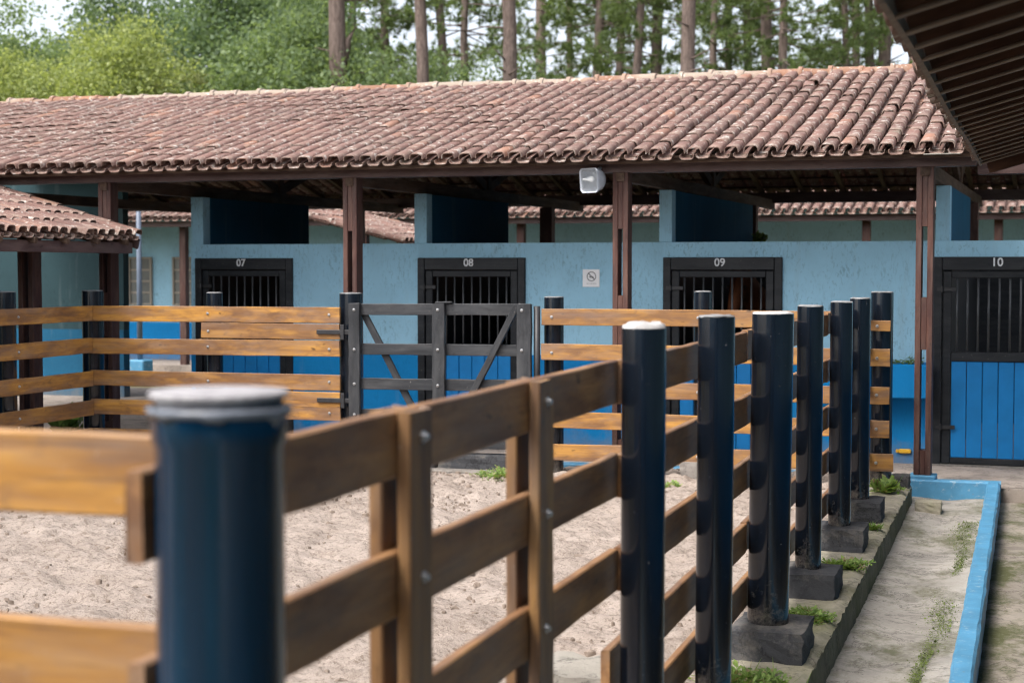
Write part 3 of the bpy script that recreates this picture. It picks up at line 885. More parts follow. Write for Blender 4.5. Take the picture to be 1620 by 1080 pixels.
def pipe_post(root, x, y, r, ztop, zbase, cap='cement_dark', n=32, cap_h=0.45):
    """upright plastic pipe filled with cement; the rough fill shows at the top"""
    pr = [(r, zbase), (r, (zbase + ztop) / 2), (r, ztop - 0.012), (r * 0.995, ztop - 0.004), (r * 0.93, ztop - 0.004)]
    p = MB().lathe(x, y, pr, n).build('post', 'pipe', root, root, auto=True)
    c = MB(); rings = []
    for ri, zz in ((0.985, -0.006), (0.97, 0.004), (0.72, 0.010), (0.35, 0.011)):
        ring = []
        for k in range(18):
            t = 2 * math.pi * k / 18
            rr = r * ri * (1 + (random.gauss(0, 0.02) if ri < 0.98 else 0))
            ring.append(len(c.v)); c.v.append((x + rr * math.cos(t), y + rr * math.sin(t), ztop + zz * cap_h + random.gauss(0, 0.0025) * cap_h))
        rings.append(ring)
    for a, b in zip(rings, rings[1:]):
        for k in range(18):
            c.f.append((a[k], a[(k + 1) % 18], b[(k + 1) % 18], b[k]))
    c.f.append(tuple(rings[-1]))
    q = c.build('post_cap', cap, p, root, True)
    lx, ly = random.gauss(0, 0.005), random.gauss(0, 0.005)
    for o in (p, q):
        z0 = zbase - OFF[root.name].z
        for v in o.data.vertices:
            v.co.x += lx * (v.co.z - z0); v.co.y += ly * (v.co.z - z0)
    return p

def rough_block(x0, x1, y0, y1, z0, z1, j=0.005):
    """cast concrete block with uneven chipped edges"""
    bm = bmesh.new()
    nx, ny, nz = 6, 7, 3
    bmesh.ops.create_cube(bm, size=1)
    bmesh.ops.subdivide_edges(bm, edges=bm.edges[:], cuts=4, use_grid_fill=True)
    for v in bm.verts:
        cx, cy, cz = v.co
        e = sum(abs(abs(q) - 0.5) < 1e-4 for q in (cx, cy, cz))
        k = 1.0 if e < 2 else 0.965
        v.co = ((x0 + x1) / 2 + cx * k * (x1 - x0) + random.gauss(0, j * 0.6), (y0 + y1) / 2 + cy * k * (y1 - y0) + random.gauss(0, j * 0.6), (z0 + z1) / 2 + cz * (1.0 if e < 2 else 0.94) * (z1 - z0) + random.gauss(0, j * 0.5))
    m = MB(); bm.verts.ensure_lookup_table()
    m.v = [tuple(v.co) for v in bm.verts]; m.f = [tuple(v.index for v in f.verts) for f in bm.faces]
    bm.free()
    return m

RZS = [1.443, 1.153, 0.857, 0.575, 0.316]      # rail centres
RH, RT = 0.135, 0.028
fr = thing('paddock_fence', 'brown board fence on black pipe posts along the drain, running away on the right', 'fence', (KX, 2.14, 0.1))
for i, (y, r, zt) in enumerate(P):
    if i == 0:
        p = MB().lathe(KX, y, [(r * 0.97, 0.1), (r * 0.97, 1.0), (r * 0.97, zt - 0.075), (r * 1.02, zt - 0.068), (r * 1.02, zt - 0.03), (r * 1.02, zt - 0.022), (r * 0.9, zt - 0.022)], 48).build('post', 'pipe_reflect', fr, fr, auto=True)
        c = MB().lathe(KX, y, [(r * 0.92, zt - 0.021), (r * 0.97, zt - 0.006), (r * 1.05, zt - 0.004), (r * 1.055, zt + 0.001), (r * 1.03, zt + 0.004), (r * 0.5, zt + 0.005), (0.004, zt + 0.005)], 48)
        c.build('post_cap', 'white_cap', p, fr, auto=True)
        s = MB(); rings = []
        for kk in range(64):
            t = 2 * math.pi * kk / 64
            dr = max(0, random.gauss(0, 0.0035)) + (0.012 if random.random() < 0.05 else 0)
            for rr, zz in ((1.03, -0.017), (1.085, -0.019), (1.10, -0.025 - dr * 0.3), (1.055, -0.031 - dr), (1.022, -0.029 - dr)):
                s.v.append((KX + r * rr * math.cos(t), y + r * rr * math.sin(t), zt + zz))
        for kk in range(64):
            a, b = kk * 5, ((kk + 1) % 64) * 5
            for q in range(4):
                s.f.append((a + q, b + q, b + q + 1, a + q + 1))
        s.build('sealant_ring', 'sealant', p, fr, True)
        continue
    zb = 0.10 if i != 7 else 0.03
    p = pipe_post(fr, KX, y, r, zt, zb, 'cement' if i in (1, 3) else 'cement_dark', cap_h=1.3 if i == 1 else 0.5)
    if i < 7:
        hy = 0.19 if i != 3 else 0.215
        rough_block(-1.265, -0.95 + (0.02 if i == 3 else 0), y - hy, y + hy, 0.01, 0.188).build('footing', 'block', p, fr)
def board_run(root, pts, z, mat='rail', h=RH, t=RT, side=None, bolt_side=0, bolt_at=()):
    b = plank('rail', (pts[0][0], pts[0][1], z + random.gauss(0, 0.004)), (pts[1][0], pts[1][1], z + random.gauss(0, 0.004)), h, t, mat, root, seg=14, jit=0.002)
    if bolt_side:
        bolts(b, bolt_at, bolt_side * t / 2, bolt_side)
    return b
xr = lambda r: KX - r - RT / 2 - 0.002
for j, z in enumerate(RZS):
    if j < 3:
        board_run(fr, ((-1.229, 2.085), (-1.229, 4.95)), z, 'rail_shaded')
    st_y = 4.80 if j == 3 else 4.955
    board_run(fr, ((-1.215, st_y), (-1.229, 7.40)), z, 'rail_shaded')
    board_run(fr, ((-1.229, 7.405), (-1.212, 10.36)), z, 'rail_shaded')
    board_run(fr, ((-1.212, 10.365), (-1.215, 13.23)), z, 'rail_shaded')
for yb, xo in ((3.075, 0), (3.99, 0)):
    for sx in (1, -1):
        xx = -1.229 + sx * (RT / 2 + 0.017)
        b = plank('batten', (xx, yb + 0.066, 0.16), (xx, yb + 0.066, 1.508), 0.13, 0.03, 'batten', fr, side=(1, 0, 0), seg=10)
        if sx > 0:
            for z in RZS[:3]:
                o = link('bolt', bolt_me, None, b)
                o.matrix_local = Matrix.Translation((z - 0.16 + 0.01, 0.015, random.gauss(0, 0.006))) @ Matrix.Rotation(-math.pi / 2, 4, 'X')

FY = 13.34
RYF = FY - 0.115                    # far rails are bolted on the paddock side of the posts
FZ = [1.378, 1.085, 0.783, 0.518, 0.255]
f2 = thing('paddock_fence', 'amber board fence at the far end, right of the black gate', 'fence', (-3.8, FY, 0.08))
pipe_post(f2, -3.83, FY, 0.083, 1.545, 0.06)
p = pipe_post(f2, -2.563, FY, 0.070, 1.598, 0.06)
rough_block(-2.72, -2.40, FY - 0.16, FY + 0.16, 0.02, 0.21).build('footing', 'footing', p, f2)
for j, z in enumerate(FZ):
    b = board_run(f2, ((-3.905, RYF), (-1.285, RYF + 0.005)), z, bolt_side=-1, bolt_at=(0.09, 1.33, 1.36), h=0.138)
    e = plank('rail', (-1.28, RYF + 0.005, z - (0.04 if j == 0 else 0)), (-1.045 + (0.03 if j == 4 else 0), RYF + 0.005, z - (0.045 if j == 0 else 0)), 0.138 if j else 0.085, RT, 'rail', f2, seg=3)
    bolts(e, (0.135,), -RT / 2, -1)
f3 = thing('paddock_fence', 'amber board fence at the far end, left of the black gate, with bolt latches', 'fence', (-5.68, FY, 0.08))
pipe_post(f3, -5.69, FY, 0.10, 1.568, 0.06)
pipe_post(f3, -7.011, FY, 0.072, 1.567, 0.06)
pipe_post(f3, -8.282, FY + 0.02, 0.098, 1.579, 0.04)
for j, z in enumerate(FZ):
    board_run(f3, ((-8.215, RYF - 0.01), (-5.735, RYF - 0.01)), z, h=0.140, bolt_side=-1, bolt_at=(1.2, 2.38))
for z in (1.232, 0.636):
    b = plank('rail', (-7.08, RYF - 0.012, z), (-5.737, RYF - 0.012, z), 0.135, RT, 'rail', f3, seg=8)
    bolts(b, (0.07, 1.2), -RT / 2, -1)
    y0 = RYF - 0.026
    L = MB().cbox(-5.945, -5.63, y0 - 0.022, y0 - 0.004, z - 0.02, z + 0.02, 0.004)
    L.cbox(-5.715, -5.68, y0 - 0.034, y0 - 0.0235, z - 0.065, z + 0.065, 0.003)
    L.tube([(-5.60 + 0.05 * math.cos(t), y0 - 0.03, z + 0.05 * math.sin(t)) for t in np.linspace(-2.2, 2.2, 12)], 0.008, 6)
    L.build('latch', 'iron', f3, f3)
f4 = thing('paddock_fence', 'weathered board fence on the left side of the paddock, ending at the corner post', 'fence', (-8.28, 12.0, 0.08))
y = 12.03
while y > 2.5:
    pipe_post(f4, -8.30, y, 0.085, 1.585 + random.gauss(0, 0.006), 0.04, n=20)
    y -= 1.25
for j, z in enumerate(FZ):
    for (ya, yb) in ((13.19, 10.72), (10.71, 8.22), (8.21, 5.7), (5.69, 2.2)):
        b = board_run(f4, ((-8.195, ya), (-8.195, yb)), z - 0.003, h=0.138)
        if ya > 13: bolts(b, (1.16, 2.4), RT / 2, 1); bolts(b, (1.18,), -RT / 2, -1)
f5 = thing('paddock_fence', 'blurred amber board fence in the foreground, left of the nearest post', 'fence', (-2.4, 2.14, 0.08))
x = -2.4
while x > -8:
    pipe_post(f5, x, 2.14, 0.09, 1.60, 0.04, n=20); x -= 1.2
for j, z in enumerate(RZS):
    board_run(f5, ((-3.6, 2.236), (-1.247, 2.236)), z + 0.03, h=0.128)
    board_run(f5, ((-8.18, 2.236), (-3.605, 2.236)), z + 0.03, h=0.128)

# gate
gt = thing('paddock_gate', 'black painted wooden gate with diagonal braces, closed between two pipe posts', 'gate', (-4.8, 13.2, 0.1))
gy = 13.20
for x0, x1 in ((-5.635, -5.53), (-4.863, -4.75), (-4.105, -3.98)):
    plank('stile', ((x0 + x1) / 2, gy - 0.02, 0.24), ((x0 + x1) / 2, gy - 0.02, 1.487), x1 - x0, 0.045, 'gate_wood', gt, side=(0, 1, 0), seg=12, jit=0.003)
for zc in (1.435, 1.09, 0.79, 0.52, 0.30):
    b = plank('gate_rail', (-5.60, gy + 0.02, zc - 0.004), (-4.0, gy + 0.02, zc + 0.006), 0.098, 0.034, 'gate_wood', gt, seg=10)
    bolts(b, (0.02, 0.79, 1.54), -0.063, -1)
plank('brace', (-5.53, gy + 0.055, 1.40), (-4.92, gy + 0.055, 0.30), 0.06, 0.03, 'gate_wood', gt, side=(0, 1, 0))
plank('brace', (-4.11, gy - 0.018, 1.47), (-4.62, gy - 0.018, 0.50), 0.055, 0.04, 'gate_wood', gt, side=(0, 1, 0))
MB().tube([(-3.945, gy + 0.02, 0.3), (-3.945, gy + 0.02, 1.47)], 0.028, 12).build('hinge_pole', 'iron', gt, gt, True)
plank('top_plate', (-4.84, gy, 1.496), (-4.69, gy, 1.498), 0.012, 0.05, 'gate_wood', gt, seg=2)
# black kerb under the gate
gk = MB()
sill = thing('gate_sill', 'black painted concrete sill on the ground under the gate', 'sill', (-4.8, 13.22, 0.06))
rough_block(-5.58, -4.84, 13.16, 13.36, 0.02, 0.215, 0.004).build('sill_block', 'block', sill, sill)
rough_block(-4.825, -3.93, 13.16, 13.36, 0.02, 0.205, 0.004).build('sill_block', 'block', sill, sill)
MB().cbox(-5.6, -3.92, 13.02, 13.16, 0.0, 0.085, 0.01).build('sill_step', 'footing', sill, sill)
# rusty chain from the gate to the post
ch = thing('chain', 'rusty chain sagging between the gate and its right post', 'chain', (-3.95, 13.12, 0.9))
for k in range(12):
    t = k / 11
    p = Vector((-4.0 + 0.32 * t, 13.10, 0.86 - 0.05 * math.sin(t * math.pi) + 0.02 * t))
    a = Vector((1, 0, 0.1)); b = Vector((0, 0, 1)) if k % 2 else Vector((0, 1, 0))
    pts = [p + a * (0.02 * math.cos(q)) + b * (0.009 * math.sin(q)) for q in np.linspace(0, 2 * math.pi, 11)]
    MB().tube(pts, 0.0035, 5, False).build('chain_link', 'rust', ch, ch, True)

# ------------------------------------------------------------------ left-hand building
LX, LZ, LT = -8.12, 2.055, 0.279
lb = thing('side_building', 'low tiled shelter with dark posts, reaching in from the left edge', 'building', (-9.5, 11, 0))
rr = MB()
for k in range(7):
    xx = LX - 0.05 - k * 0.33
    rr.box(xx - 0.02, xx + 0.02, 7.0, 13.96, LZ + (LX - xx) * LT - 0.002, LZ + (LX - xx) * LT + 0.016)
lroof = rr.build('roof', 'rafter_wood', lb, lb)
tile_roof(lb, lroof, (LX, 13.93, LZ + 0.02), (0, -1, 0), (-1, 0, LT), 44, 8, keep=120)
for yy in np.arange(7.2, 14, 0.5):
    plank('rafter', (LX + 0.01, yy, LZ - 0.03), (LX - 2.3, yy, LZ - 0.03 + 2.3 * LT), 0.05, 0.05, 'rafter_wood', lb, seg=3)
plank('eave_beam', (LX - 0.10, 7, LZ - 0.075), (LX - 0.10, 13.9, LZ - 0.075), 0.105, 0.08, 'beam_wood', lb, seg=14)
plank('rake_board', (LX - 0.02, 13.945, LZ - 0.04), (LX - 2.3, 13.945, LZ - 0.04 + 2.28 * LT), 0.10, 0.03, 'beam_wood', lb, seg=6)
plank('inner_beam', (-8.85, 7, 2.12), (-8.85, 13.9, 2.12), 0.12, 0.1, 'beam_wood', lb, seg=10)
for yy in (13.13, 10.3, 7.5):
    for dx in (-0.055, 0.055):
        plank('shelter_post', (-8.8 + dx, yy, -0.1), (-8.8 + dx, yy, 2.06), 0.15, 0.05, 'post_wood', lb, side=(1, 0, 0))
MB().box(-10.62, -10.45, 7.0, 13.95, 0.93, 2.75).build('wall', 'wall', lb, lb)
MB().box(-10.62, -10.438, 7.0, 13.95, -0.1, 0.929).build('wall_dado', 'wall_dado', lb, lb)

# ------------------------------------------------------------------ building behind the stable
BY, BZ = 26.1, 2.63
bb = thing('rear_building', 'pale blue stable block seen through the gap above the stall wall', 'building', (-7, 28, 0), 'B')
MB().box(-22, 5, 28, 28.2, 0.72, 3.0).build('wall', 'wall', bb, bb)
MB().box(-22, 5, 27.985, 28.2, -0.1, 0.719).build('wall_dado', 'wall_dado', bb, bb)
MB().box(-22, 5, 26.3, 28, -0.16, 0.0).build('step', 'floor', bb, bb)
b2 = MB()
for k in range(6):
    yy = BY + 0.06 + k * 0.33
    b2.box(-22, 5, yy - 0.02, yy + 0.02, BZ + (yy - BY) * 0.29 - 0.004, BZ + (yy - BY) * 0.29 + 0.014)
b2.box(-22, 5, 28.4, 32, 3.2, 4.2)
broof = b2.build('roof', 'rafter_wood', bb, bb)
tile_roof(bb, broof, (-21.5, BY - 0.05, BZ + 0.02), (1, 0, 0), (0, 1, 0.29), 160, 7, pitch=0.165, keep=0)
plank('front_beam', (-22, BY + 0.2, BZ - 0.055), (5, BY + 0.2, BZ - 0.055), 0.10, 0.12, 'beam_wood', bb, seg=20)
for xx in (-20.6, -18.1, -15.62, -12.3, -9.07, -6.1, -3.267, -1.25, 1.5):
    plank('veranda_post', (xx, 26.6, 0), (xx, 26.6, 2.53), 0.13, 0.13, 'post_wood', bb, side=(1, 0, 0))
for xa, xb in ((-17.66, -17.14), (-16.68, -16.16), (-13.4, -12.6), (-7.6, -6.9)):
    w = MB(); y0 = 27.94
    for q in (xa, (xa + xb) / 2 - 0.02, xb - 0.04):
        w.cbox(q, q + 0.04, y0, 28.01, 1.05, 1.99, 0.003)
    for z in (1.05, 1.28, 1.50, 1.72, 1.95):
        w.cbox(xa + 0.041, xb - 0.041, y0 + 0.012, 28.008, z, z + 0.04, 0.003)
    win = w.build('window', 'frame_cream', bb, bb)
    MB().box(xa + 0.02, xb - 0.02, 27.975, 27.99, 1.06, 1.98).build('pane', 'pane', win, bb)

# small roof linking the two blocks, seen left of door 08
lk = thing('link_roof', 'small tiled roof between the blocks, glimpsed left of door 08', 'roof', (-10.5, 22.8, 0), 'B')
r2 = MB()
for k in range(6):
    r2.box(-9.35 - k * 0.33 - 0.02, -9.35 - k * 0.33 + 0.02, 21.9, 24.6, 2.12 + (0.08 + k * 0.33) * 0.25, 2.135 + (0.08 + k * 0.33) * 0.25)
lkr = r2.build('roof', 'rafter_wood', lk, lk)
tile_roof(lk, lkr, (-9.27, 24.6, 2.15), (0, -1, 0), (-1, 0, 0.25), 17, 6, keep=0)
plank('eave_beam', (-9.4, 21.9, 2.07), (-9.4, 24.6, 2.07), 0.1, 0.08, 'beam_wood', lk)
for yy in (22.1, 24.4):
    for xx in (-9.42, -11.0):
        plank('shelter_post', (xx, yy, -0.1), (xx, yy, 2.02 if xx > -10 else 2.45), 0.12, 0.12, 'post_wood', lk, side=(1, 0, 0))
pl = thing('utility_pole', 'thin grey blue pole in front of the far window', 'pole', (-15.95, 25.6, -0.1), 'B')
MB().tube([(-15.95, 25.6, -0.1), (-15.95, 25.6, 3.4)], [0.05, 0.042], 12).build('pole_shaft', 'pole', pl, pl, True)
MB().cbox(-16.12, -15.78, 25.43, 25.77, -0.15, 0.14, 0.02).build('pole_base', 'kerb_blue', pl, pl)

# ------------------------------------------------------------------ right-hand building: the eave over the walkway
GX, GT = -0.385, 0.285
gz = lambda y: 2.505 + 0.0118 * max(0, y - 4) + 0.008 * math.sin(y * 1.3)
rb = thing('walkway_building', 'dark wooden eave with exposed rafters over the walkway at upper right', 'building', (1.9, 6, 0))
Y0, Y1 = -3.4, 13.62
def sag_strip(x_in, x_out, zoff0, zoff1, th, step=0.4):
    """sheet that follows the sagging eave line, th thick"""
    m = MB(); ys = np.arange(Y0, Y1 + 0.01, (Y1 - Y0) / 40)
    for y in ys:
        for xx, zo in ((x_in, zoff0), (x_out, zoff1)):
            z = gz(y) + (xx - GX) * GT + zo
            m.v.append((xx, y, z)); m.v.append((xx, y, z + th))
    for i in range(len(ys) - 1):
        a, b = i * 4, i * 4 + 4
        for q in ((0, 2), (2, 3), (3, 1), (1, 0)):
            m.f.append((a + q[0], a + q[1], b + q[1], b + q[0]))
    m.f.append((0, 2, 3, 1)); e = (len(ys) - 1) * 4; m.f.append((e, e + 2, e + 3, e + 1))
    return m
for k in range(20):
    xa = GX + 0.165 + k * 0.18
    p = sag_strip(xa, xa + 0.176, 0.066, 0.066, 0.012)
    p.build('ceiling_plank', 'ceiling_wood', rb, rb)
yy = Y0 + 0.1
while yy < Y1 - 0.05:
    z = gz(yy) - 0.0
    plank('rafter', (GX + 0.014, yy, z + 0.03), (GX + 3.6, yy, z + 0.03 + 3.586 * GT), 0.062, 0.034, 'ceiling_wood', rb, seg=3)
    plank('rafter_lit_underside', (GX + 0.012, yy, z - 0.008), (GX + 3.6, yy, z - 0.008 + 3.586 * GT), 0.012, 0.04, 'rafter_light', rb, seg=3)  # pale strip added for the light caught under each rafter
    yy += 0.405
sag_strip(GX - 0.008, GX + 0.010, -0.012, -0.012, 0.04).build('fascia_batten', 'rafter_light', rb, rb)
sag_strip(GX + 0.13, GX + 0.16, 0.062, 0.062, 0.05).build('eave_or_light_block_board', 'eave_grey', rb, rb)
rtr = sag_strip(GX + 0.01, GX + 0.09, 0.06, 0.06, 0.02).build('roof', 'rafter_wood', rb, rb)
n = int((Y1 - Y0) / 0.1575)
off = OFF[rb.name]
cov = []; chn = []
for c in range(n):
    yy = Y0 + 0.08 + c * 0.1575
    for r in range(13):
        for which, lst, dy, dz in ((0, cov, 0, 0.118), (1, chn, 0.079, 0.088)):
            ex, ey = Vector((0, -1, 0)), Vector((1, 0, GT)).normalized()
            ez = ex.cross(ey)
            m = Matrix((ex, ey, ez)).transposed().to_4x4() @ Euler((random.gauss(0, .012), random.gauss(0, .05), random.gauss(0, .03))).to_matrix().to_4x4()
            m.translation = Vector((GX - 0.055 + random.gauss(0, .012), yy + dy + random.gauss(0, .005), gz(yy) + dz - 0.095 + 0.045)) + ey * (r * 0.306) - off
            lst.append(m)
joined('roof_tile_field', COVER_V, COVER_F, cov, rtr, 'tile')
joined('channel_tile_field', CHAN_V, CHAN_F, chn, rtr, 'tile')
MB().box(2.45, 2.62, Y0, 14, -0.1, 3.3).build('wall', 'wall', rb, rb)
MB().box(2.438, 2.62, Y0, 14, -0.1, 0.93).build('wall_dado', 'wall_dado', rb, rb)
MB().box(-7.0, 2.449, Y0 - 0.2, Y0 - 0.01, 1.45, 2.9).build('reflection_wall', 'wall', rb, rb)  # unseen wall added behind the camera so the posts reflect blue
MB().box(-7.0, 2.437, Y0 - 0.2, Y0 + 0.002, -0.1, 1.449).build('wall_dado', 'wall_dado', rb, rb)  # blue lower part of that added wall, for the same reflection
plank('gable_beam', (GX + 0.05, Y1 + 0.02, gz(Y1) - 0.01), (GX + 3.5, Y1 + 0.02, gz(Y1) + 3.45 * GT - 0.01), 0.13, 0.05, 'ceiling_wood', rb, seg=6)

# ------------------------------------------------------------------ small things on the stable
sg = thing('wall_sign', 'small white prohibition sign with a crossed circle on the wall between doors 08 and 09', 'sign', (-4.523, WY - 0.004, 1.604), 'B')
MB().cbox(-4.609, -4.437, WY - 0.009, WY - 0.003, 1.604, 1.775, 0.0015).build('sign_plate', 'sign', sg, sg)
cxx, czz, yy = -4.519, 1.706, WY - 0.0098
ring = MB()
for k in range(32):
    t = 2 * math.pi * k / 32
    for r in (0.047, 0.040): ring.v.append((cxx + r * math.cos(t), yy, czz + r * math.sin(t)))
for k in range(32):
    a, b = k * 2, ((k + 1) % 32) * 2
    ring.f.append((a, b, b + 1, a + 1))
d = 0.041 * math.sqrt(0.5)
ring.v += [(cxx - d - .003, yy, czz + d - .003), (cxx - d + .003, yy, czz + d + .003), (cxx + d + .003, yy, czz - d + .003), (cxx + d - .003, yy, czz - d - .003)]
q = len(ring.v); ring.f.append((q - 4, q - 3, q - 2, q - 1))
ring.build('prohibition_ring', 'sign_ink', sg, sg)
ic = MB()
sh = [(-0.028, -0.001), (-0.022, 0.004), (-0.006, 0.002), (0.002, 0.006), (0.014, 0.001), (0.026, -0.006), (0.030, -0.012), (0.016, -0.008), (0.010, -0.006), (0.008, -0.016), (0.005, -0.016), (0.004, -0.006), (-0.008, -0.006), (-0.012, -0.014), (-0.016, -0.014), (-0.014, -0.005), (-0.022, -0.003)]
ic.v = [(cxx + a, yy - 0.0004, czz - 0.002 + b) for a, b in sh]; ic.f = [tuple(range(len(sh)))]
ic.build('pictogram', 'sign_ink', sg, sg)
tx = MB()
for k, (a, b) in enumerate(((-0.05, -0.03), (-0.025, -0.018), (-0.012, 0.012), (0.016, 0.034), (0.038, 0.05))):
    tx.v += [(cxx + a, yy, 1.630), (cxx + b, yy, 1.630), (cxx + b, yy, 1.642), (cxx + a, yy, 1.642)]
    tx.f.append((k * 4, k * 4 + 1, k * 4 + 2, k * 4 + 3))
tx.build('faded_caption', 'sign_faint', sg, sg)

lp = thing('floodlight', 'grey floodlight with a clear front and a bulb, fixed under the eave beam', 'lamp', (-4.0, 13.62, 2.64), 'B')
def lamp_ring(y, hw, hh, n=24, sq=0.5):
    out = []
    for k in range(n):
        t = 2 * math.pi * (k + 0.5) / n
        c, s = math.cos(t), math.sin(t)
        m = max(abs(c), abs(s)); 
        e = (1 - sq) + sq / m
        out.append((c * e * hw, y, s * e * hh))
    return out
def lamp_part(rings, close=True):
    m = MB(); n = 24
    Rm = Matrix.Rotation(R(-24), 4, 'Z') @ Matrix.Rotation(R(6), 4, 'X')
    for rg in rings:
        m.v += [tuple(Rm @ Vector(p) + Vector((-4.02, 13.60, 2.54))) for p in rg]
    for i in range(len(rings) - 1):
        for k in range(n):
            a, b = i * n, (i + 1) * n
            m.f.append((a + k, a + (k + 1) % n, b + (k + 1) % n, b + k))
    if close: m.f.append(tuple(range((len(rings) - 1) * n, len(rings) * n)))
    return m
lamp_part([lamp_ring(-0.002, 0.088, 0.095, sq=1), lamp_ring(-0.012, 0.098, 0.105, sq=1), lamp_ring(0.012, 0.098, 0.105, sq=1), lamp_ring(0.02, 0.088, 0.095, sq=1), lamp_ring(0.09, 0.085, 0.092, sq=0.6), lamp_ring(0.14, 0.068, 0.074, sq=0.2), lamp_ring(0.17, 0.036, 0.04, sq=0), lamp_ring(0.178, 0.008, 0.008, sq=0)]).build('housing', 'lamp_metal', lp, lp, auto=True)
lamp_part([lamp_ring(-0.001, 0.087, 0.094, sq=1), lamp_ring(-0.004, 0.04, 0.045, sq=.5)]).build('front_glass', 'glass', lp, lp)
bl = MB(); prof = [(0.010, -0.07), (0.013, -0.03), (0.020, -0.012), (0.027, 0.008), (0.024, 0.026), (0.012, 0.037), (0.002, 0.04)]
n = 14
for r, xx in prof:
    for k in range(n):
        t = 2 * math.pi * k / n
        bl.v.append((-4.02 + xx, 13.645 + r * math.cos(t) * 0.9, 2.553 + r * math.sin(t)))
for i in range(len(prof) - 1):
    for k in range(n):
        bl.f.append((i * n + k, i * n + (k + 1) % n, (i + 1) * n + (k + 1) % n, (i + 1) * n + k))
bl.build('bulb', 'bulb', lp, lp, True)
MB().tube([(-3.99, 13.68, 2.60), (-3.98, 13.74, 2.64), (-3.98, 13.80, 2.66)], 0.014, 8).build('bracket', 'lamp_metal', lp, lp)

tr = thing('feed_trough', 'bright blue wall trough filled with green hay, between the corner post and door 10', 'trough', (-1.6, 15.2, 0), 'B')
t = MB(); xa, xb, ya, yb = -2.3, -1.30, 15.06, 15.36
t.cbox(xa, xb, ya, ya + 0.05, 0.62, 0.925, 0.008); t.cbox(xa, xa + 0.05, ya + 0.051, yb, 0.62, 0.924, 0.006); t.cbox(xb - 0.05, xb, ya + 0.051, yb, 0.62, 0.924, 0.006); t.box(xa + 0.051, xb - 0.051, ya + 0.051, yb, 0.62, 0.66)
t.build('trough_box', 'wall_dado', tr, tr)
hv = MB()
for k in range(420):
    c = Vector((random.uniform(xa + 0.05, xb - 0.05), random.uniform(ya + 0.03, yb - 0.02), 0.925 + abs(random.gauss(0, 0.02))))
    d = Vector((random.gauss(0, 1), random.gauss(0, 1), random.gauss(0, 0.4))).normalized() * random.uniform(0.04, 0.11)
    w = Vector((random.gauss(0, 1), random.gauss(0, 1), random.gauss(0, 1))).normalized() * 0.006
    i = len(hv.v); hv.v += [tuple(c - d / 2 - w), tuple(c - d / 2 + w), tuple(c + d / 2)]; hv.f.append((i, i + 1, i + 2))
h = hv.build('hay', 'hay', tr, tr)
ys = thing('scraper', 'small yellow plastic scraper stuck low on the blue wall below the trough', 'scraper', (-1.5, 15.33, 0.0), 'B')
MB().cbox(-1.575, -1.465, 15.325, 15.36, 0.095, 0.135, 0.008).build('handle', 'yellow', ys, ys)
MB().cbox(-1.60, -1.576, 15.327, 15.358, 0.1, 0.13, 0.004).build('grip', 'yellow', ys, ys)

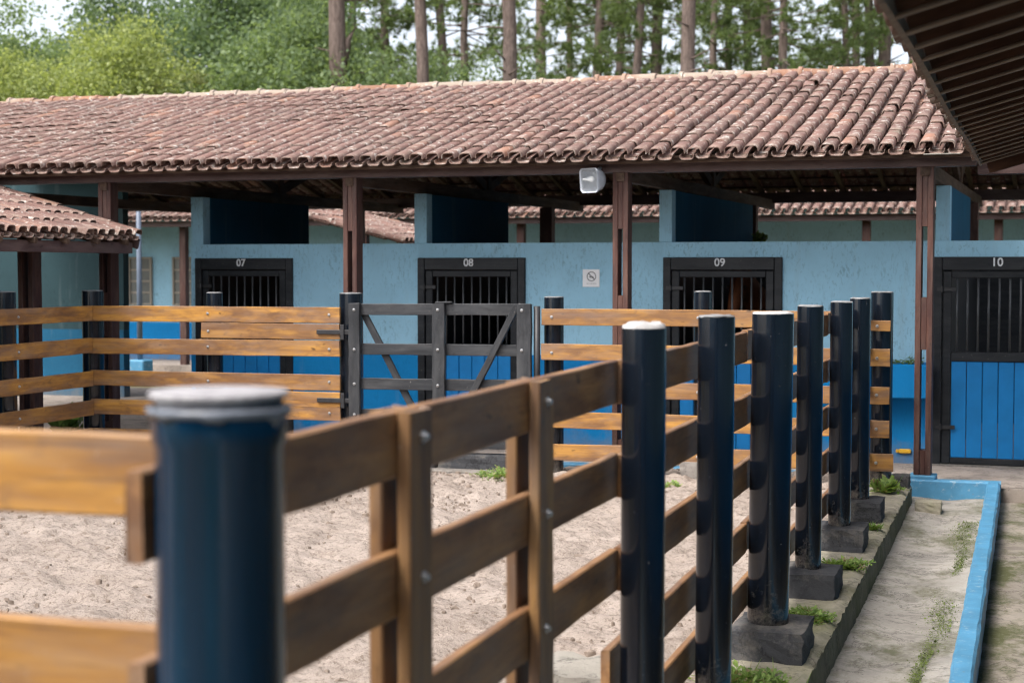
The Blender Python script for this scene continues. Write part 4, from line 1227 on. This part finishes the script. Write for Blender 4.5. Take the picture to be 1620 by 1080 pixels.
# horse in the stall of door 09: one skinned body
def horse():
    root = thing('horse', 'chestnut horse standing in the dark behind the bars of door 09', 'horse', (-3.15, 17.0, 0), 'B')
    pts = {}
    V = []; Rr = []; Ed = []
    def add(n, p, r, par=None):
        pts[n] = len(V); V.append(Vector(p) - OFF[root.name]); Rr.append(r)
        if par: Ed.append((pts[par], pts[n]))
    hx = -3.23
    add('pelvis', (-3.0, 18.3, 1.28), (0.27, 0.28))
    add('belly', (-3.03, 17.7, 1.18), (0.31, 0.33), 'pelvis')
    add('chest', (-3.08, 17.1, 1.20), (0.28, 0.31), 'belly')
    add('shoulder', (-3.12, 16.8, 1.30), (0.2, 0.25), 'chest')
    add('neck', (-3.17, 16.5, 1.52), (0.11, 0.19), 'shoulder')
    add('poll', (hx, 16.22, 1.70), (0.085, 0.12), 'neck')
    add('cheek', (hx, 16.08, 1.58), (0.09, 0.13), 'poll')
    add('nose', (hx - 0.01, 15.92, 1.38), (0.06, 0.075), 'cheek')
    add('muzzle', (hx - 0.01, 15.86, 1.27), (0.055, 0.06), 'nose')
    for s in (-1, 1):
        add('ear%d' % s, (hx + s * 0.06, 16.22, 1.80), (0.03, 0.035), 'poll')
        add('eart%d' % s, (hx + s * 0.075, 16.2, 1.89), (0.008, 0.01), 'ear%d' % s)
        add('elbow%d' % s, (-3.1 + s * 0.17, 16.92, 0.95), (0.1, 0.11), 'chest')
        add('knee%d' % s, (-3.1 + s * 0.17, 16.86, 0.50), (0.055, 0.06), 'elbow%d' % s)
        add('fet%d' % s, (-3.1 + s * 0.17, 16.88, 0.14), (0.042, 0.045), 'knee%d' % s)
        add('hoof%d' % s, (-3.1 + s * 0.17, 16.84, 0.03), (0.06, 0.065), 'fet%d' % s)
        add('stifle%d' % s, (-3.0 + s * 0.18, 18.25, 0.92), (0.14, 0.16), 'pelvis')
        add('hock%d' % s, (-3.0 + s * 0.17, 18.52, 0.55), (0.06, 0.075), 'stifle%d' % s)
        add('hfet%d' % s, (-3.0 + s * 0.17, 18.47, 0.15), (0.045, 0.05), 'hock%d' % s)
        add('hhoof%d' % s, (-3.0 + s * 0.17, 18.42, 0.03), (0.06, 0.065), 'hfet%d' % s)
    me = bpy.data.meshes.new('horse_body'); me.from_pydata(V, Ed, [])
    o = link('body', me, 'horse', root)
    o.modifiers.new('skin', 'SKIN'); o.modifiers.new('sub', 'SUBSURF').levels = 1
    o.modifiers['sub'].render_levels = 1
    for i, sv in enumerate(me.skin_vertices[0].data):
        sv.radius = Rr[i]; sv.use_root = (i == 0)
    dg = bpy.context.evaluated_depsgraph_get()
    nm = bpy.data.meshes.new_from_object(o.evaluated_get(dg))
    o.modifiers.clear(); o.data = nm
    if not nm.materials: nm.materials.append(M['horse'])
    for p in nm.polygons: p.use_smooth = True
    mn = MB()
    for k in range(60):
        t = random.random()
        p = Vector((-3.23, 16.2, 1.80)).lerp(Vector((-3.13, 16.75, 1.56)), t)
        d = Vector((random.choice((-1, 1)) * random.uniform(0.05, 0.11), random.gauss(0, 0.02), -random.uniform(0.08, 0.2)))
        i = len(mn.v); mn.v += [tuple(p + Vector((0, -0.015, 0))), tuple(p + Vector((0, 0.015, 0))), tuple(p + d)]; mn.f.append((i, i + 1, i + 2))
    mn.build('mane', 'mane', root, root)
    for sx in (-1, 1):
        MB().lathe(hx + sx * 0.082, 16.06, [(0.004, 1.582), (0.014, 1.588), (0.018, 1.60), (0.014, 1.612), (0.004, 1.618)], 10).build('eye', 'mane', root, root, True)
    tl = MB().tube([(-3.0, 18.55, 1.4), (-3.0, 18.66, 1.25), (-3.0, 18.68, 0.8), (-3.0, 18.66, 0.5)], [0.03, 0.06, 0.055, 0.01], 8)
    tl.build('tail', 'mane', root, root, True)
horse()

# ------------------------------------------------------------------ loose things on the ground
o = rough_block(-0.83, -0.63, 13.02, 13.20, -0.12, -0.015, 0.004).build('concrete_block', 'kerb')
tag(o, 'mossy square concrete block lying at the far end of the drain', 'block')
o = rough_block(-1.04, -0.895, 13.32, 13.54, 0.02, 0.14, 0.005).build('concrete_block', 'block')
tag(o, 'small dark concrete block at the end of the kerb beside the corner post', 'block')
o = rough_block(-1.86, -1.50, 6.10, 6.5, 0.03, 0.215, 0.012).build('stone_slab', 'stone', auto=True)
tag(o, 'pale worn stone slab in the sand behind the second post', 'stone')
# dark clods and droppings on the sand: too many to count
cl = MB()
for k in range(9000):
    x, y = random.uniform(-8.1, -1.4), random.uniform(2.4, 13.0)
    if math.sin(x * 2.3 + y) + math.sin(y * 3.1 - x) < random.uniform(-1.6, 1.6): continue
    s = abs(random.gauss(0, 0.0045)) + 0.003
    if random.random() < 0.02: s *= 2.0
    i = len(cl.v); n = 7; lx, ly = random.uniform(1.0, 2.6), random.uniform(0.8, 1.4)
    for ri, zz in ((1.0, -0.012), (0.75, s * 0.75), (0.3, s * 1.1)):
        for q in range(n):
            t = 2 * math.pi * q / n; rr = s * ri * random.uniform(0.7, 1.3)
            cl.v.append((x + rr * lx * math.cos(t), y + rr * ly * math.sin(t), 0.076 + zz * random.uniform(0.8, 1.2)))
    for q in range(n):
        for d in (0, n):
            cl.f.append((i + d + q, i + d + (q + 1) % n, i + d + n + (q + 1) % n, i + d + n + q))
    cl.f.append(tuple(i + 2 * n + q for q in range(n)))
tag(cl.build('sand_clods', 'clod'), 'dark clods scattered over the paddock sand', 'clods', kind='stuff')

def weed(label, x, y, z, rad, n, size, up=0.5, sp=0.28, grp='weeds along the kerb', mat='weed', cat='weed'):
    """low plant: leaflets along a few stems"""
    m = MB()
    for k in range(n):
        a = random.uniform(0, 2 * math.pi); L = rad * random.uniform(0.4, 1.0)
        base = Vector((x + random.gauss(0, rad * sp), y + random.gauss(0, rad * sp), z))
        d = Vector((math.cos(a), math.sin(a), up * random.uniform(0.3, 1.4))).normalized()
        m.tube([base, base + d * L * 0.6], 0.0015, 4, False)
        for q in range(6):
            t = (q + 1) / 6
            c = base + d * L * t * 0.75 + Vector((0, 0, -0.15 * L * t * t))
            for s in (-1, 1):
                side = Vector((-d.y, d.x, 0.2)).normalized() * s
                tip = c + (side * 0.8 + d * 0.55 + Vector((0, 0, random.gauss(0.1, 0.25)))) * size * random.uniform(0.6, 1.2)
                w = d.cross(side).cross(tip - c).normalized() * size * 0.28
                mid = (c + tip) / 2 + Vector((0, 0, size * 0.12))
                i = len(m.v); m.v += [tuple(c), tuple(mid + w), tuple(tip), tuple(mid - w)]; m.f.append((i, i + 1, i + 2, i + 3))
    for k in range(n * 2):
        b0 = Vector((x + random.gauss(0, rad * sp * 1.3), y + random.gauss(0, rad * sp * 1.3), z - 0.01))
        t = b0 + Vector((random.gauss(0, 0.03), random.gauss(0, 0.03), random.uniform(0.02, 0.075)))
        w = Vector((random.gauss(0, 1), random.gauss(0, 1), 0)).normalized() * 0.0035
        i = len(m.v); m.v += [tuple(b0 - w), tuple(b0 + w), tuple(t)]; m.f.append((i, i + 1, i + 2))
    return tag(m.build('weed_clump', mat), label, cat, grp)
weed('bright green weeds in front of the thick post footing, near the bottom edge', -1.12, 6.82, 0.055, 0.20, 110, 0.032, 0.35)
weed('green weeds on the kerb between the thick post and the next one', -1.06, 8.18, 0.055, 0.18, 80, 0.032, 0.35)
weed('small weeds on the kerb in front of the third footing from the far end', -1.02, 9.66, 0.055, 0.16, 70, 0.032, 0.35)
weed('tiny weed on the kerb in front of the second footing from the far end', -0.98, 11.1, 0.055, 0.07, 16, 0.03)
weed('leafy weed at the foot of the far corner post', -1.06, 13.0, 0.05, 0.20, 30, 0.055, 1.1, 0.12)
weed('low green weed beside the grey footing inside the far fence', -2.72, 12.62, 0.06, 0.16, 44, 0.03, 0.6)
weed('patch of thin grass in front of the gate sill', -4.15, 12.88, 0.07, 0.28, 60, 0.03, 0.4)
weed('long green plant leaf behind the left corner of the paddock', -9.4, 14.6, 0.0, 0.5, 10, 0.16, 2.6, 0.03)
weed('climbing green creeper above the stall wall right of door 09', b2w((-3.62, 19.3)).x, b2w((-3.62, 19.3)).y, 2.03, 0.22, 20, 0.07, 3.0, 0.06)
# moss and tiny weeds along the crack of the drain
mc = MB()
for k in range(15000):
    y = random.uniform(4.5, 12.6)
    if math.sin(y * 1.7) + math.sin(y * 4.1 + 1) < random.uniform(-1.2, 1.0): continue
    x = -0.45 - 0.012 * (9 - y) + 0.02 * math.sin(y * 3) + random.gauss(0, 0.016 + 0.014 * (1 + math.sin(y * 2.2)))
    c = Vector((x, y, -0.113 + 0.035 * min(1, max(0, (y - 11) / 2.7)))); s = random.uniform(0.004, 0.011) if random.random() < 0.97 else random.uniform(0.012, 0.024)
    d = Vector((random.gauss(0, 1), random.gauss(0, 1), random.uniform(0.1, 0.9))).normalized() * s
    w = d.cross(Vector((0, 0, 1))); w = w.normalized() * s * 0.4 if w.length > 1e-6 else Vector((s * .4, 0, 0))
    i = len(mc.v); mc.v += [tuple(c), tuple(c + d / 2 + w), tuple(c + d), tuple(c + d / 2 - w)]; mc.f.append((i, i + 1, i + 2, i + 3))
tag(mc.build('drain_moss', 'moss'), 'moss and tiny weeds in the crack of the drain', 'moss', kind='stuff')

# ------------------------------------------------------------------ trees
def mesh_np(name, V, F, mat, nper):
    me = bpy.data.meshes.new(name)
    V = np.asarray(V, np.float32).reshape(-1, 3); n = len(V) // nper
    me.vertices.add(len(V)); me.vertices.foreach_set('co', V.ravel())
    me.loops.add(len(V)); me.loops.foreach_set('vertex_index', np.arange(len(V), dtype=np.int32))
    me.polygons.add(n); me.polygons.foreach_set('loop_start', np.arange(0, len(V), nper, dtype=np.int32))
    me.update(calc_edges=True)
    me.materials.append(M[mat])
    return me
def unit(v): return v / np.linalg.norm(v, axis=-1, keepdims=True)

def crown_mesh(name, rx, rz, z0, nclump, nleaf, size, mat, seed, clr=0.42):
    r = np.random.default_rng(seed)
    d = unit(r.normal(size=(nclump, 3)))
    rad = r.random(nclump) ** 0.4
    lump = 1 + 0.22 * np.sin(d[:, 0] * 5 + seed) * np.cos(d[:, 1] * 4 + seed * 2) + 0.15 * np.sin(d[:, 2] * 7)
    ctr = d * rad[:, None] * lump[:, None] * np.array([rx, rx, rz])
    ctr[:, 2] = np.where(ctr[:, 2] < -rz * 0.75, -rz * 0.6, ctr[:, 2]) + z0
    c = np.repeat(ctr, nleaf, 0) + r.normal(size=(nclump * nleaf, 3)) * (clr * np.repeat(r.uniform(0.6, 1.2, nclump), nleaf))[:, None] * np.array([1, 1, 0.75])
    n = len(c)
    ax = unit(r.normal(size=(n, 3)) + np.array([0, 0, -0.35]))
    nb = unit(np.cross(ax, r.normal(size=(n, 3)) * 0.7 + np.array([0, 0, 1.0])))
    s = size * r.uniform(0.6, 1.25, n)[:, None]
    q = np.stack([c - ax * s * 0.5, c + nb * s * 0.3, c + ax * s * 0.5, c - nb * s * 0.3], 1)
    return mesh_np(name, q, None, mat, 4)

def limb_tree(name, h, r0, spread, seed):
    r = random.Random(seed)
    m = MB()
    top = h * 0.8
    pts = [(r.gauss(0, 0.05) * i, r.gauss(0, 0.05) * i, -0.3 + (top + 0.3) * i / 6) for i in range(7)]
    m.tube(pts, [r0 * (1 - 0.13 * i) for i in range(7)], 9)
    for k in range(9):
        i = r.randint(2, 5); b = Vector(pts[i]); a = r.uniform(0, 6.28); L = spread * r.uniform(0.6, 1)
        e = b + Vector((math.cos(a) * L, math.sin(a) * L, L * r.uniform(0.4, 1.0)))
        md = (b + e) / 2 + Vector((r.gauss(0, .1), r.gauss(0, .1), -0.1 * L))
        m.tube([b, md, e], [r0 * 0.42, r0 * 0.28, r0 * 0.08], 6)
    return m.mesh(name, True)

BROAD = {}
def broad(kind, label, x, y, s, rot):
    """kind: (height, half width, mat)"""
    if kind not in BROAD:
        h, rx, rz, z0, mat, seed, size, ncl, nl, clr = {
            'lime': (7.2, 2.3, 2.3, 4.9, 'leaf_lime', 3, 0.105, 250, 200, 0.34),
            'mid': (8.6, 2.5, 3.0, 5.9, 'leaf_mid', 9, 0.145, 220, 140, 0.40),
            'dark': (10.5, 2.7, 3.4, 7.2, 'leaf_dark', 14, 0.16, 220, 130, 0.45),
            'olive': (6.6, 1.25, 2.2, 4.4, 'leaf_olive', 21, 0.10, 150, 130, 0.24)}[kind]
        cm = crown_mesh('crown', rx, rz, z0, ncl, nl, size, mat, seed, clr)
        tm = limb_tree('trunk', h, 0.16 if kind != 'dark' else 0.22, rx * 0.8, seed)
        tm.materials.append(M['bark_dark'])
        BROAD[kind] = (tm, cm)
    tm, cm = BROAD[kind]
    t = thing('broadleaf_tree', label, 'tree', (x, y, -0.16), group='broadleaf trees behind the stable')
    t.rotation_euler = (0, 0, rot); t.scale = (s, s, s)
    link('trunk', tm, None, t); link('crown', cm, None, t)
broad('lime', 'yellow green bushy tree at the left edge behind the roof', -26.0, 38.0, 1.04, 0.3)
broad('lime', 'tallest yellow green bushy tree behind the roof, left part', -23.0, 38.6, 1.14, 2.1)
broad('mid', 'mid green leafy tree rising at the extreme upper left corner', -30.4, 46.0, 1.12, 1.0)
broad('dark', 'dark tree behind the yellow green bush near the left edge', -30.6, 52.0, 1.15, 1.3)
broad('olive', 'olive green small tree right of the yellow green bush', -21.2, 37.4, 0.98, 0.2)
broad('olive', 'olive green narrow tree, the right one of the olive pair', -19.75, 37.8, 1.0, 1.7)
broad('dark', 'tall dark green tree behind the olive trees', -23.6, 47.0, 1.08, 2.4)
broad('mid', 'mid green tree with glossy leaves left of the thick pine trunk', -17.9, 40.6, 0.93, 0.9)
broad('mid', 'green tree just left of the thick forked pine trunk', -19.4, 42.0, 1.05, 3.4)
broad('dark', 'tall dark tree above the olive trees, upper left centre', -25.6, 54.0, 1.25, 0.5)
broad('mid', 'low green tree between the thick pine trunk and the next pine', -15.9, 43.0, 0.84, 2.2)
broad('mid', 'low pale green tree between the two middle pine trunks', -14.2, 43.5, 0.84, 4.1)
broad('mid', 'far green tree between the two left pine trunks', -20.5, 54.0, 1.0, 5.1)
broad('mid', 'far low green tree behind the second pine trunk', -17.4, 52.0, 0.95, 0.1)
broad('mid', 'far pale leafy tree low between the rightmost pines', -8.3, 62.0, 1.12, 2.9)

def pine_meshes(seed, h=19, r0=0.25, lo=4.5, hi=16, nb=60, tufts=17, needles=22, droop=-0.15, blen=(1.0, 2.8)):
    r = random.Random(seed); rn = np.random.default_rng(seed)
    m = MB()
    pts = [(0.10 * math.sin(i * 0.9 + seed), 0.10 * math.cos(i * 0.7 + seed), -0.3 + (h + 0.3) * i / 14) for i in range(15)]
    m.tube(pts, [r0 * (1 - 0.045 * i) * r.uniform(0.96, 1.05) for i in range(15)], 12)
    cs = []; ds = []
    for k in range(nb):
        z = r.uniform(lo, hi); a = r.uniform(0, 6.28); L = r.uniform(*blen) * (1.0 if z < hi * 0.75 else 0.75)
        b = Vector((0, 0, z)); d = Vector((math.cos(a), math.sin(a), droop + r.uniform(0, 0.5)))
        e = b + d * L
        md = (b + e) / 2 + Vector((0, 0, -0.1 * L))
        m.tube([b, md, e], [0.026, 0.015, 0.004], 5, False)
        for q in range(tufts):
            t = r.uniform(0.3, 1.05)
            p = b.lerp(md, t * 2) if t < 0.5 else md.lerp(e, t * 2 - 1)
            cs.append((p.x + r.gauss(0, 0.16), p.y + r.gauss(0, 0.16), p.z + r.gauss(0, 0.12)))
            ds.append((d.x * 0.5 + r.gauss(0, 0.4), d.y * 0.5 + r.gauss(0, 0.4), 0.2 + r.gauss(0, 0.3)))
    for k in range(7):      # dead stubs on the bare trunk
        z = r.uniform(3.5, 10); a = r.uniform(0, 6.28); L = r.uniform(0.4, 1.3)
        m.tube([(0, 0, z), (math.cos(a) * L, math.sin(a) * L, z + L * r.uniform(-0.1, 0.7))], [0.035, 0.012], 5)
    cs = np.repeat(np.array(cs), needles, 0); ds = np.repeat(unit(np.array(ds)), needles, 0)
    n = len(cs)
    dv = unit(ds * 0.75 + rn.normal(size=(n, 3)) * 0.6)
    L = rn.uniform(0.16, 0.30, n)[:, None]
    w = unit(np.cross(dv, rn.normal(size=(n, 3)))) * 0.017
    V = np.stack([cs - w, cs + w, cs + dv * L], 1)
    tm = m.mesh('trunk', True); tm.materials.append(M['bark'])
    return tm, mesh_np('crown', V, None, 'needle', 3)
PINES = [pine_meshes(31, 21, 0.27, 11.5, 20, 36), pine_meshes(32, 20, 0.20, 6.0, 18, 62), pine_meshes(33, 19, 0.18, 5.0, 17, 66, blen=(1.2, 3.2)), pine_meshes(34, 22, 0.21, 7.5, 20, 66)]
def pine(k, label, x, y, s, rot, wide=1.0):
    t = thing('pine_tree', label, 'tree', (x, y, -0.16), group='pines behind the stable')
    t.rotation_euler = (0, 0, rot); t.scale = (s * wide, s * wide, s)
    link('trunk', PINES[k][0], None, t); link('crown', PINES[k][1], None, t)
    return t
fork = pine(0, 'thickest pine trunk with a broken side limb, rising behind the roof at left centre', -17.3, 40, 1.0, 0.4, 1.1)
lm = MB()
lm.tube([(-0.05, 0, 6.05), (-0.30, -0.05, 6.42), (-0.5, -0.06, 6.72), (-0.62, -0.06, 6.86)], [0.12, 0.10, 0.07, 0.045], 9)
lm.tube([(0.1, 0, 7.2), (0.22, -0.05, 7.9), (0.42, -0.08, 8.2)], [0.09, 0.07, 0.03], 8)
lm.tube([(0.1, 0, 6.3), (0.28, -0.1, 6.5), (0.36, -0.1, 6.62)], [0.08, 0.05, 0.03], 8)
lo = link('broken_limb', lm.mesh('broken_limb', True), 'bark', fork); lo.rotation_euler = (0, 0, -0.4)
pine(0, 'slim straight pine trunk, second from the left behind the roof', -15.08, 40, 0.8, 1.9)
pine(0, 'pine trunk with a knot, middle of the picture behind the ridge', -12.77, 40, 0.9, 3.0)
pine(0, 'pale pine trunk right of centre behind the ridge', -8.05, 40, 0.88, 4.4)
back = [(945, 1), (975, 2), (1006, 1), (1036, 3), (1130, 2), (1152, 1), (1205, 3), (1236, 2), (1330, 2), (1352, 1), (1376, 2), (1397, 0), (560, 2), (860, 3), (900, 2), (1180, 1), (740, 2), (700, 1), (610, 3), (480, 1), (1440, 2)]
XA = lambda px, D: D * math.tan(math.atan((px - 810) / 2600) - R(17.4876))
rp = random.Random(5)
ORD = ['first', 'second', 'third', 'fourth', 'fifth', 'sixth', 'seventh', 'eighth', 'ninth', 'tenth', 'eleventh', 'twelfth', 'thirteenth', 'fourteenth', 'fifteenth', 'sixteenth', 'seventeenth', 'eighteenth', 'nineteenth', 'twentieth', 'twenty-first', 'twenty-second', 'twenty-third', 'twenty-fourth', 'twenty-fifth', 'twenty-sixth']
rank = {px: ORD[i] for i, px in enumerate(sorted(p for p, _ in back))}
for i, (px, k) in enumerate(back):
    D = rp.uniform(48, 66) if i < 12 else rp.uniform(56, 86)
    pine(k, 'slender background pine with hanging needles, %s from the left behind the roof' % rank[px], XA(px, D), D, rp.uniform(0.9, 1.15) * D / 55, rp.uniform(0, 6.28))
